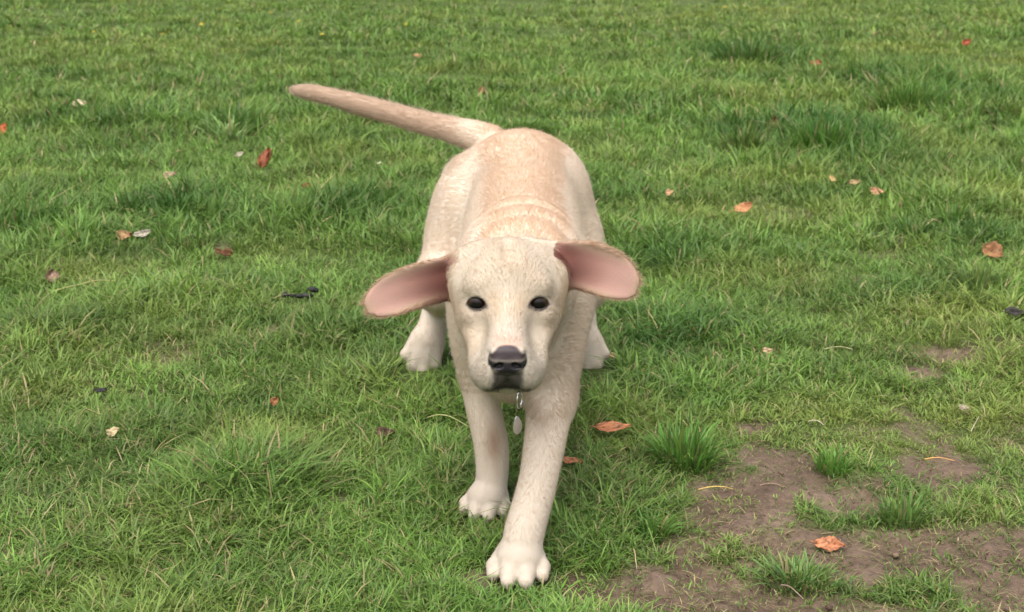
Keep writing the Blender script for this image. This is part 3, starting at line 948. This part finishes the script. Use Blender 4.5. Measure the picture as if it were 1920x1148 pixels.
# nose leather
def nose_pad():
    R = HR @ rotm(.22, 0, 0)
    c = H(0, 7.25, -2.75)
    sl, X, Y, Z = box_slice(c - .04, c + .04)
    x, y, z = X - c[0], Y - c[1], Z - c[2]
    l = [(x * R[0, i] + y * R[1, i] + z * R[2, i]) * 100 for i in range(3)]
    bx = .98 + .20 * np.clip(l[2], -1, 1)
    d = np.sqrt(np.maximum(np.abs(l[0]) - bx, 0) ** 2 + np.maximum(np.abs(l[1]) - .55, 0) ** 2 + np.maximum(np.abs(l[2]) - .70, 0) ** 2) - .52
    put(sl, (d * .01).astype(np.float32), .004, 'add')


nose_pad()
for s in (-1, 1):
    hell((s * .90, 7.95, -3.0), (.55, .50, .62), .005)
    hell((s * .74, 8.42, -3.0), (.34, .50, .26), .003, rotm(0, s * .5, 0), 'cut')
    hcone((s * .9, 8.35, -3.05), (s * 1.55, 7.8, -3.25), .13, .09, .003, 'cut')
NOSE = H(0, 7.6, -2.75)


# --- ears thrown out sideways, insides to the camera
def ear(root, tip, Hw, s, tiltv, rootw=.6, arch=.3, thick=.0019, mode='add'):
    u = tip - root; L = np.linalg.norm(u); u /= L
    w = EYE - (root + tip) / 2; w = w + np.array((0, 0, -.25 * np.linalg.norm(w))) * tiltv
    w -= u * (w @ u); w /= np.linalg.norm(w)
    v = np.cross(w, u) * s          # towards the ground for both ears
    if v[2] > 0: v = -v
    m = max(L, Hw) + .03
    c = (root + tip) / 2
    sl, X, Y, Z = box_slice(c - m * .85, c + m * .85)
    x, y, z = X - root[0], Y - root[1], Z - root[2]
    U = (x * u[0] + y * u[1] + z * u[2]) / L; Vv = x * v[0] + y * v[1] + z * v[2]; Ww = x * w[0] + y * w[1] + z * w[2]
    sU = np.clip(U, -.25, 1)
    rise = np.clip(sU / .55, 0, 1)
    hw = np.where(U < .55, Hw * (rootw + (1 - rootw) * rise * rise * (3 - 2 * rise)), Hw * np.sqrt(np.maximum(1 - ((np.minimum(U, 1) - .55) / .45) ** 2.4, 0)))
    cl = Hw * (arch * np.sin(np.clip(U, 0, 1) * math.pi) - .05) * -1 + Hw * .25 * (1 - np.clip(U, 0, 1))
    d2 = np.maximum(np.abs(Vv - cl) - hw, (U - 1) * L)
    d2 = np.maximum(d2, (-.12 - U) * L)
    vv = (Vv - cl) / Hw
    bend = -.016 * (1 - np.clip(U, 0, 1)) ** 2 * np.clip(vv + .9, 0, 2) + .003 * vv * vv + .004 * np.sin(U * 3.0) - .010 * np.clip(U, 0, 1) ** 2 + .007 * np.clip(-vv - .3, 0, 1) * (1 - U) + .0010 * np.sin(U * 6.5 + vv * 2.2) + .0007 * np.sin(vv * 5 + U * 3)
    dw = np.abs(Ww - bend) - (thick + .0022 * (1 - np.clip(U, 0, 1)))
    d = smax(d2.astype(np.float32) * .8, dw.astype(np.float32) * .8, .006)
    put(sl, d, .014, mode)
    return dict(root=root, u=u, v=v, w=w, L=L, Hw=Hw)


EAR_R = ear(at(1004, 480, 1.314), at(1200, 541, 1.285), .0285, 1, .2, .80, .38)
EAR_L = ear(at(896, 500, 1.314), at(680, 578, 1.285), .0250, -1, .2, .95, .26)


for s in (-1, 1):      # the knob of gristle in front of the ear
    hell((s * 4.95, -5.3, .3), (1.0, 1.5, 1.9), .014, rotm(0, s * .25, 0))
    hell((s * 3.7, -6.2, 2.4), (1.5, 1.6, 1.0), .022, rotm(0, s * .55, 0))


# --- skin from the field (surface nets)
def surface_nets(F):
    S = F < 0
    nx, ny, nz = F.shape
    cnt = np.zeros((nx - 1, ny - 1, nz - 1), np.int8)
    for dx in (0, 1):
        for dy in (0, 1):
            for dz in (0, 1):
                cnt += S[dx:nx - 1 + dx, dy:ny - 1 + dy, dz:nz - 1 + dz]
    act = np.argwhere((cnt > 0) & (cnt < 8))
    del cnt
    idx = np.full((nx - 1, ny - 1, nz - 1), -1, np.int32)
    idx[act[:, 0], act[:, 1], act[:, 2]] = np.arange(len(act))
    corners = [(a, b, c) for a in (0, 1) for b in (0, 1) for c in (0, 1)]
    val = np.stack([F[act[:, 0] + a, act[:, 1] + b, act[:, 2] + c] for a, b, c in corners], 1)
    acc = np.zeros((len(act), 3)); num = np.zeros(len(act))
    for i in range(8):
        for j in range(i + 1, 8):
            ci, cj = np.array(corners[i]), np.array(corners[j])
            if np.abs(ci - cj).sum() != 1: continue
            vi, vj = val[:, i], val[:, j]
            m = (vi < 0) != (vj < 0)
            t = vi[m] / (vi[m] - vj[m])
            acc[m] += ci + (cj - ci) * np.clip(t, 0, 1)[:, None]; num[m] += 1
    P = LO + VOX * (act + acc / num[:, None])
    quads = []
    for ax in range(3):
        a = [slice(1, -1)] * 3; b = [slice(1, -1)] * 3
        a[ax] = slice(0, -1); b[ax] = slice(1, None)
        # keep the other two axes off the border
        Sa = S[tuple(a)]; Sb = S[tuple(b)]
        e = np.argwhere(Sa != Sb)
        flip = Sa[e[:, 0], e[:, 1], e[:, 2]]
        g = e.copy()
        o1, o2 = [d for d in range(3) if d != ax]
        g[:, o1] += 1; g[:, o2] += 1
        def cell(d1, d2):
            h = g.copy(); h[:, o1] += d1; h[:, o2] += d2
            return idx[h[:, 0], h[:, 1], h[:, 2]]
        q = np.stack([cell(-1, -1), cell(0, -1), cell(0, 0), cell(-1, 0)], 1)
        if ax == 1: flip = ~flip
        q[~flip] = q[~flip][:, ::-1]
        quads.append(q)
    Q = np.concatenate(quads)
    return P, Q[(Q >= 0).all(1)]


PV, PQ = surface_nets(F)
# keep the one connected body: drop stray specks by flood over faces
par = np.arange(len(PV))
def relax(V, Q, it=2, lam=.5, mu=-.52):
    for n_ in range(it * 2):
        acc = np.zeros_like(V); cnt = np.zeros(len(V))
        for a, b in ((0, 1), (1, 2), (2, 3), (3, 0)):
            np.add.at(acc, Q[:, a], V[Q[:, b]]); np.add.at(acc, Q[:, b], V[Q[:, a]])
            np.add.at(cnt, Q[:, a], 1); np.add.at(cnt, Q[:, b], 1)
        V = V + (lam if n_ % 2 == 0 else mu) * (acc / np.maximum(cnt, 1)[:, None] - V)
    return V


PV = relax(PV, PQ, 2)
fn = np.cross(PV[PQ[:, 2]] - PV[PQ[:, 0]], PV[PQ[:, 3]] - PV[PQ[:, 1]])
PN = np.zeros_like(PV)
for a in range(4): np.add.at(PN, PQ[:, a], fn)
PN /= np.linalg.norm(PN, axis=1)[:, None] + 1e-12
# outward check against the field
probe = PV + PN * .004
pi_ = np.clip(((probe - LO) / VOX).round().astype(int), 0, [NX - 1, NY - 1, NZ - 1])
if np.median(F[pi_[:, 0], pi_[:, 1], pi_[:, 2]]) < 0:
    PQ = PQ[:, ::-1]; PN = -PN


def head_local(P):
    return (P - HO) @ HR * 100


def noise3(P, s, seed):
    return (fbm(P[:, 0] * s + P[:, 2] * s * .7, P[:, 1] * s - P[:, 2] * s * .6, seed, 3) + fbm(P[:, 2] * s + 5, P[:, 0] * s + P[:, 1] * s * .5, seed + 5, 3)) * .5


def mixc(c, d, f):
    return c * (1 - f[:, None]) + np.array(d)[None] * f[:, None]


def in_ear(E, P):
    d = P - E['root']
    return (d @ E['u']) / E['L'], (d @ E['v']) / E['Hw'], d @ E['w']


def coat(P, N):
    """the colour of the coat, and where the skin is bare (no hair grows)"""
    n = len(P)
    c = np.repeat(np.array([[.73, .628, .520]]), n, 0)
    bare = np.zeros(n)
    nz1 = noise3(P, 28, 3); nz2 = noise3(P, 110, 9)
    c = c * (0.93 + .14 * nz1)[:, None]
    hl = head_local(P)
    body = P[:, 1] > 1.385
    # fawn saddle along the back
    sad = sstep(.35, .8, N[:, 2] + (nz1 - .5) * .5) * sstep(.062, .042, np.abs(P[:, 0] - .014) + (nz1 - .5) * .03 - .012 * sstep(1.6, 1.85, P[:, 1])) * sstep(1.375, 1.41, P[:, 1]) * sstep(.25, .30, P[:, 2]) * (P[:, 0] > -.10)
    c = mixc(c, (.56, .39, .255), sad * (.60 + .6 * (nz2 - .4)))
    # tail
    tl = sstep(-.015, -.13, P[:, 0]) * sstep(.34, .36, P[:, 2]) * (P[:, 1] > 1.8)
    c = mixc(c, (.60, .465, .355), tl * .9)
    # paler legs and underside
    c = mixc(c, (.52, .44, .355), sstep(.11, .03, P[:, 2]) * .85)
    fl = sstep(.22, .15, P[:, 2]) * sstep(1.50, 1.46, P[:, 1])
    c = mixc(c, (.63, .525, .415), fl * .7 * sstep(.03, .11, P[:, 2]))
    # rusty stain on the inside of the rear foreleg
    st = np.exp(-(((P[:, 0] + .022) / .011) ** 2 + ((P[:, 2] - .088) / .024) ** 2)) * (P[:, 1] < 1.43) * (P[:, 1] > 1.36) * (N[:, 1] < .2)
    c = mixc(c, (.27, .155, .09), st * .75)
    st = np.exp(-(((P[:, 0] - .032) / .018) ** 2 + ((P[:, 2] - .145) / .010) ** 2)) * (P[:, 1] < 1.40) * (P[:, 1] > 1.30)  # crease below the chest, its shade painted across the forward foreleg
    c = mixc(c, (.34, .24, .15), st * .5)
    # head
    hd = (P[:, 1] < 1.36) & (hl[:, 2] > -7.6) & (np.abs(hl[:, 0]) < 7)
    hf = sstep(1.41, 1.345, P[:, 1]) * sstep(.16, .25, P[:, 2])
    c = mixc(c, (.53, .445, .345), hf * .97)
    c = mixc(c, (.47, .365, .26), hf * sstep(.45, .75, nz1) * .5)
    c = mixc(c, (.46, .36, .26), hf * sstep(3.2, 5.0, np.abs(hl[:, 0])) * sstep(1.5, -1.5, hl[:, 2]) * .6)  # cheek sides tanned darker, face shading painted into the coat
    f = hd * sstep(2.2, 6.0, hl[:, 1]) * .6
    c = mixc(c, (.49, .43, .36), f)
    f = hd * np.exp(-((np.abs(hl[:, 0]) - 1.3) / 1.0) ** 2 - ((hl[:, 2] - .9) / 1.0) ** 2) * (hl[:, 1] > -4)
    c = mixc(c, (.40, .28, .17), f * .55)
    f = hd * np.exp(-(hl[:, 0] / 1.1) ** 2 - ((hl[:, 2] + 1.15) / .50) ** 2) * (hl[:, 1] > 5)
    c = mixc(c, (.60, .37, .28), f * .9)
    # lids and corners of the eyes
    for s in (-1, 1):
        e = np.array((s * 3.08, .2, .02))
        el = (hl - np.array((s * 3.08, 0, .06))) @ EYE_ROT[s]
        ok = hd & (hl[:, 1] > -2.6)
        f = ok * sstep(.36, .18, lens2(el[:, 0], el[:, 2]))
        c = mixc(c, (.022, .016, .015), f * .96)
        bare = np.maximum(bare, f)
        f = ok * np.exp(-((el[:, 0] + s * 1.25) / .30) ** 2 - ((el[:, 2] + .18) / .22) ** 2) + ok * np.exp(-((el[:, 0] - s * 1.2) / .25) ** 2 - ((el[:, 2] + .02) / .16) ** 2)
        c = mixc(c, (.05, .038, .034), np.minimum(f, 1) * .8)
    # lips
    f = hd * sstep(5.0, 6.6, hl[:, 1]) * sstep(1.75, 1.20, np.abs(hl[:, 0]) + (nz2 - .5) * .8) * sstep(-6.45, -6.1, hl[:, 2]) * sstep(-3.4, -3.9, hl[:, 2])
    c = mixc(c, (.055, .047, .046), f * .9)
    f = hd * sstep(4.0, 5.5, hl[:, 1]) * sstep(2.6, 1.9, np.abs(hl[:, 0])) * np.exp(-((hl[:, 2] + 6.05) / .35) ** 2)
    c = mixc(c, (.035, .028, .026), f * .85)
    # nose leather
    q = np.sqrt((hl[:, 0] / 1.88) ** 2 + ((hl[:, 1] - 7.6) / 1.35) ** 2 + ((hl[:, 2] + 2.72) / 1.55) ** 2)
    nose = hd * sstep(1.06, .96, q) * (hl[:, 1] > 6.3)
    top = sstep(-2.75, -2.25, hl[:, 2])
    c = mixc(c, (.018, .015, .017), nose * (1 - top)); c = mixc(c, (.045, .032, .034), nose * top)
    bare = np.maximum(bare, nose)
    gloss = nose.copy()
    # ears
    for E in (EAR_R, EAR_L):
        U, Vv, Ww = in_ear(E, P)
        m = (U > .16) & (U < 1.1) & (np.abs(Vv) < 1.6) & (np.abs(Ww) < .035) & (np.abs(hl[:, 0]) > 5.2 - .5 * sstep(1.5, 3.5, hl[:, 2])) & (hl[:, 1] < -4.9)
        facing = N @ E['w']
        edge = sstep(.92, .50, np.maximum(np.abs(Vv + .22 * np.sin(np.clip(U, 0, 1) * math.pi)) / (1.02), 0)) * sstep(.99, .88, U) * sstep(-1.15, -.50, Vv)
        c = np.where(m[:, None], mixc(c, (.42, .285, .19), np.full(n, .8)), c)
        ins = m * sstep(.15, .5, facing) * edge
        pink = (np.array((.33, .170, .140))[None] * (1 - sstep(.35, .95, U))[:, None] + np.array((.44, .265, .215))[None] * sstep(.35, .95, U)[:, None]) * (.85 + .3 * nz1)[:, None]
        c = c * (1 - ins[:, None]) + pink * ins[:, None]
        deep = m * sstep(-.2, .2, facing) * sstep(.72, .22, U) * sstep(-1.0, -.3, Vv)  # dark red canal, plus painted shading of the inner ear near the head
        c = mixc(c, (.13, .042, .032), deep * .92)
        bare = np.maximum(bare, ins * .72)
    return c, np.clip(bare, 0, 1), gloss


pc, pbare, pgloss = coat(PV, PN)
pc = pc * (1 - .10 * (1 - pbare))[:, None]      # skin under the hair, darkened to match the hair's self-shadowing


def mat_skin():
    m, nt, b = new_mat('puppy_coat')
    a = attr_node(nt, 'col'); g = attr_node(nt, 'gloss')
    nt.links.new(a.outputs['Color'], b.inputs['Base Color'])
    mr = nt.nodes.new('ShaderNodeMapRange')
    mr.inputs['To Min'].default_value = 0.75; mr.inputs['To Max'].default_value = 0.42
    nt.links.new(g.outputs['Fac'], mr.inputs['Value'])
    nt.links.new(mr.outputs[0], b.inputs['Roughness'])
    b.inputs['Specular IOR Level'].default_value = 0.25
    b.inputs['Subsurface Weight'].default_value = 0.12
    b.inputs['Subsurface Radius'].default_value = (.006, .003, .002)
    b.inputs['Subsurface Scale'].default_value = 1.0
    geo = nt.nodes.new('ShaderNodeNewGeometry')
    n = nt.nodes.new('ShaderNodeTexNoise'); n.inputs['Scale'].default_value = 900; n.inputs['Detail'].default_value = 3
    nt.links.new(geo.outputs['Position'], n.inputs['Vector'])
    bp = nt.nodes.new('ShaderNodeBump'); bp.inputs['Distance'].default_value = .0006; bp.inputs['Strength'].default_value = .6
    nt.links.new(n.outputs[0], bp.inputs['Height']); nt.links.new(bp.outputs[0], b.inputs['Normal'])
    return m


dog = bpy.data.objects.new('dog', None); C.objects.link(dog)
dog.location = (.0, 1.55, 0)
tag(dog, 'cream yellow labrador type puppy trotting towards the viewer with ears flying', 'dog')
DOGLOC = np.array((.0, 1.55, 0))
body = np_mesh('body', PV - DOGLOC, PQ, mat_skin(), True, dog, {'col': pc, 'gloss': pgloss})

# --- eyes
def mat_plain(name, col, rough=.5, metal=0.0, coatw=0.0):
    m, nt, b = new_mat(name)
    b.inputs['Base Color'].default_value = (*col, 1); b.inputs['Roughness'].default_value = rough; b.inputs['Metallic'].default_value = metal
    b.inputs['Coat Weight'].default_value = coatw; b.inputs['Coat Roughness'].default_value = .03
    return m


def mat_eye():
    m, nt, b = new_mat('eye')
    tc = nt.nodes.new('ShaderNodeTexCoord')
    sp = nt.nodes.new('ShaderNodeSeparateXYZ'); nt.links.new(tc.outputs['Object'], sp.inputs[0])
    vm = nt.nodes.new('ShaderNodeMath'); vm.operation = 'DIVIDE'; vm.inputs[1].default_value = .0125
    nt.links.new(sp.outputs['Y'], vm.inputs[0])
    ng = nt.nodes.new('ShaderNodeMath'); ng.operation = 'MULTIPLY'; ng.inputs[1].default_value = -1
    nt.links.new(vm.outputs[0], ng.inputs[0])
    r = nt.nodes.new('ShaderNodeValToRGB')
    e = r.color_ramp.elements
    e[0].position = .20; e[0].color = (.06, .05, .045, 1)
    e[1].position = .36; e[1].color = (.020, .010, .006, 1)
    k = e.new(.80); k.color = (.030, .015, .008, 1)
    k = e.new(.91); k.color = (.004, .003, .003, 1)
    nt.links.new(ng.outputs[0], r.inputs[0]); nt.links.new(r.outputs[0], b.inputs['Base Color'])
    b.inputs['Roughness'].default_value = .35; b.inputs['Specular IOR Level'].default_value = .15; b.inputs['Coat Weight'].default_value = .45; b.inputs['Coat Roughness'].default_value = .10
    return m


M_EYE = mat_eye()
for s in (-1, 1):
    bm = bmesh.new(); bmesh.ops.create_uvsphere(bm, u_segments=24, v_segments=16, radius=.0125)
    me = bpy.data.meshes.new('eye'); bm.to_mesh(me); bm.free()
    for p in me.polygons: p.use_smooth = True
    me.materials.append(M_EYE)
    o = bpy.data.objects.new('eye', me); C.objects.link(o); o.parent = dog
    o.location = Vector(EYEC[s] - DOGLOC)
    o.rotation_euler = (math.radians(12), 0, s * math.radians(10))

# --- claws
M_CLAW = mat_plain('claw', (.20, .15, .12), .4)
for t, dxy in CLAWS:
    d = np.array((dxy[0], dxy[1], -.55)); d /= np.linalg.norm(d)
    t = t - d * .0025
    P = [t - d * .006, t - d * .001, t + d * .003 + np.array((0, 0, -.001)), t + d * .0045 + np.array((0, 0, -.002))]
    o = tube('claw', np.array(P) - DOGLOC, np.array([.0028, .0026, .0019, .0006]), M_CLAW, (1, 1, 1), dog)

# --- short coat of hair
def grow_hair(nh):
    q = PQ
    a, b, c, d = (PV[q[:, i]] for i in range(4))
    area = np.linalg.norm(np.cross(c - a, d - b), axis=1) * .5
    cen = (a + b + c + d) / 4
    cs = np.cumsum(area)
    f = np.searchsorted(cs, rng.random(nh) * cs[-1])
    u, v = rng.random(nh)[:, None], rng.random(nh)[:, None]
    qa = q[f]
    P = (PV[qa[:, 0]] * (1 - u) + PV[qa[:, 1]] * u) * (1 - v) + (PV[qa[:, 3]] * (1 - u) + PV[qa[:, 2]] * u) * v
    N = (PN[qa[:, 0]] * (1 - u) + PN[qa[:, 1]] * u) * (1 - v) + (PN[qa[:, 3]] * (1 - u) + PN[qa[:, 2]] * u) * v
    N /= np.linalg.norm(N, axis=1)[:, None] + 1e-9
    col, bare, _ = coat(P, N)
    ok = rng.random(len(P)) > bare * 1.25
    P, N, col = P[ok], N[ok], col[ok]
    n = len(P)
    # which way it lies
    hl = head_local(P)
    D = np.repeat(np.array([[0, 1.0, -.35]]), n, 0)
    leg = sstep(.20, .13, P[:, 2])[:, None]
    D = D * (1 - leg) + np.array([[0, .12, -1.0]]) * leg
    paws = sstep(.045, .02, P[:, 2])[:, None]
    D = D * (1 - paws) + np.array([[0, -.8, -.6]]) * paws
    hd = sstep(1.40, 1.34, P[:, 1]) * sstep(.17, .25, P[:, 2])
    Dh = P - NOSE + np.array([[0, .04, 0]]); Dh /= np.linalg.norm(Dh, axis=1)[:, None]
    D = D * (1 - hd[:, None]) + Dh * hd[:, None]
    earm = np.zeros(n, bool)
    for E, s in ((EAR_R, 1), (EAR_L, -1)):
        U, Vv, Ww = in_ear(E, P)
        m = (U > .0) & (U < 1.2) & (np.abs(Vv) < 1.6) & (np.abs(Ww) < .035) & (np.abs(hl[:, 0]) > 4.7)
        earm |= m
        D[m] = E['u'] + E['v'] * .35 * np.sign(Vv[m])[:, None]
    tl = (P[:, 0] < -.075) & (P[:, 2] > .34) & (P[:, 1] > 1.8)
    tf = (sstep(-.035, -.10, P[:, 0]) * (P[:, 2] > .34) * (P[:, 1] > 1.8))[:, None]
    D = D * (1 - tf) + np.array([[-1, .1, .18]]) * tf
    D = D + rng.normal(0, .10, D.shape)
    D = D - N * (D * N).sum(1)[:, None]
    D /= np.linalg.norm(D, axis=1)[:, None] + 1e-9
    ln = np.full(n, .0085)
    ln = np.where(hd > .5, .0052, ln)
    ln = np.where(P[:, 2] < .15, .0048, ln)
    ln = np.where(P[:, 2] < .045, .0032, ln)
    ln = np.where(tl, .0115, ln)
    ln *= rng.uniform(.6, 1.25, n)
    ln = np.where(earm, ln * np.where(bare[ok] > .2, .6, 1.5), ln)
    lightf = np.where(earm & (bare[ok] <= .2), 1.25, 1.0)
    lift = rng.uniform(.06, .30, n)[:, None]
    fly = rng.random(n) < np.where(hd > .5, .012, np.where(tl, .10, .055))
    lift[fly] = rng.uniform(.5, 1.1, (fly.sum(), 1))
    d1 = D + N * lift; d1 /= np.linalg.norm(d1, axis=1)[:, None]
    d2 = D + N * (lift * .35); d2 /= np.linalg.norm(d2, axis=1)[:, None]
    p0 = P - N * .0004
    p1 = p0 + d1 * (ln * .5)[:, None]
    p2 = p1 + d2 * (ln * .5)[:, None]
    col = col * rng.uniform(.95, 1.15, (n, 1)) * lightf[:, None]
    hc = bpy.data.hair_curves.new('fur')
    hc.add_curves([3] * n)
    pts = np.stack([p0, p1, p2], 1).reshape(-1, 3) - DOGLOC
    hc.attributes['position'].data.foreach_set('vector', pts.astype(np.float32).ravel())
    ra = hc.attributes.get('radius') or hc.attributes.new('radius', 'FLOAT', 'POINT')
    ra.data.foreach_set('value', np.tile(np.array([.00010, .00009, .00002], np.float32), n))
    ca = hc.attributes.new('col', 'FLOAT_COLOR', 'CURVE')
    ca.data.foreach_set('color', np.concatenate([col, np.ones((n, 1))], 1).astype(np.float32).ravel())
    m, nt, b = new_mat('fur')
    an = attr_node(nt, 'col')
    nt.links.new(an.outputs['Color'], b.inputs['Base Color'])
    b.inputs['Roughness'].default_value = .6; b.inputs['Specular IOR Level'].default_value = .2
    tr = nt.nodes.new('ShaderNodeBsdfTranslucent'); nt.links.new(an.outputs['Color'], tr.inputs['Color'])
    mx = nt.nodes.new('ShaderNodeMixShader'); mx.inputs[0].default_value = .5
    nt.links.new(b.outputs[0], mx.inputs[1]); nt.links.new(tr.outputs[0], mx.inputs[2])
    nt.links.new(mx.outputs[0], nt.nodes['Material Output'].inputs['Surface'])
    hc.materials.append(m)
    o = bpy.data.objects.new('fur', hc); C.objects.link(o); o.parent = dog
    o['kind'] = 'stuff'
    return o


grow_hair(560000)

# ------------------------------------------------------------------ collar with ring and tag
def field_at(P):
    i = np.clip(((P - LO) / VOX).astype(int), 0, [NX - 2, NY - 2, NZ - 2])
    return F[i[0], i[1], i[2]]


cc = np.array((.004, 1.362, .252)); axu = np.array((1.0, 0, 0)); axv = np.array((0, .035, .075)); axv = axv / np.linalg.norm(axv)
ring = []
for k in range(48):
    a = 2 * math.pi * k / 48
    d = axu * math.cos(a) + axv * math.sin(a)
    r = .02
    while r < .055 and field_at(cc + d * r) < 0: r += .001
    ring.append(r)
ring = np.array(ring)
for _ in range(6): ring = .25 * np.roll(ring, 1) + .5 * ring + .25 * np.roll(ring, -1)
axn = np.cross(axu, axv)
V = []; Fc = []
for k in range(48):
    a = 2 * math.pi * k / 48
    d = axu * math.cos(a) + axv * math.sin(a)
    for w_, r_ in ((-.007, .0005), (.007, .0005), (.007, .003), (-.007, .003)):
        V.append(cc + d * (ring[k] + r_ - .003) + axn * w_)
    n2 = (k + 1) % 48
    for j in range(4):
        Fc.append((k * 4 + j, k * 4 + (j + 1) % 4, n2 * 4 + (j + 1) % 4, n2 * 4 + j))
collar = bpy.data.objects.new('dog_collar', None); C.objects.link(collar); collar.location = cc
tag(collar, 'thin collar round the puppy\'s neck with a silver tag hanging below the chin', 'collar')
M_BAND = mat_plain('collar_band', (.35, .27, .19), .7)
band = np_mesh('band', np.array(V) - cc, np.array(Fc), M_BAND, False, collar)
M_STEEL = mat_plain('steel', (.72, .74, .76), .22, 1.0)
rc = at(974, 749, 1.345)
tt = np.linspace(0, 2 * math.pi, 25)
tdir = np.array((.22, .55, 0)); tdir /= np.linalg.norm(tdir)
P = np.stack([rc + tdir * math.cos(a) * .0075 + np.array((0, 0, 1)) * math.sin(a) * .0105 for a in tt])
tube('ring', P - cc, .0011, M_STEEL, (1, 1, 1), collar)
# bone-like rounded tag
tcn = at(970, 800, 1.338)
e1 = np.array((.80, .50, .10)); e1 /= np.linalg.norm(e1)
e2 = np.array((.22, 0, 1.0)); e2 -= e1 * (e1 @ e2); e2 /= np.linalg.norm(e2); e3 = np.cross(e1, e2)
V = []; K = 28
for sz_ in (-.0008, .0008):
    for k in range(K):
        a = 2 * math.pi * k / K
        rr = .0070 * (1 + .0 * math.cos(2 * a))
        V.append(tcn + e1 * math.cos(a) * rr * .85 + e2 * (math.sin(a) * rr * 1.35 + .004 * max(0, math.sin(a)) ** 6) + e3 * sz_)
V += [tcn - e3 * .0012, tcn + e3 * .0012]
Fq = np.array([(k, (k + 1) % K, K + (k + 1) % K, K + k) for k in range(K)])
Ft = np.array([((k + 1) % K, k, 2 * K) for k in range(K)] + [(K + k, K + (k + 1) % K, 2 * K + 1) for k in range(K)])
np_mesh('name_tag', np.array(V) - cc, [Fq, Ft], M_STEEL, False, collar)
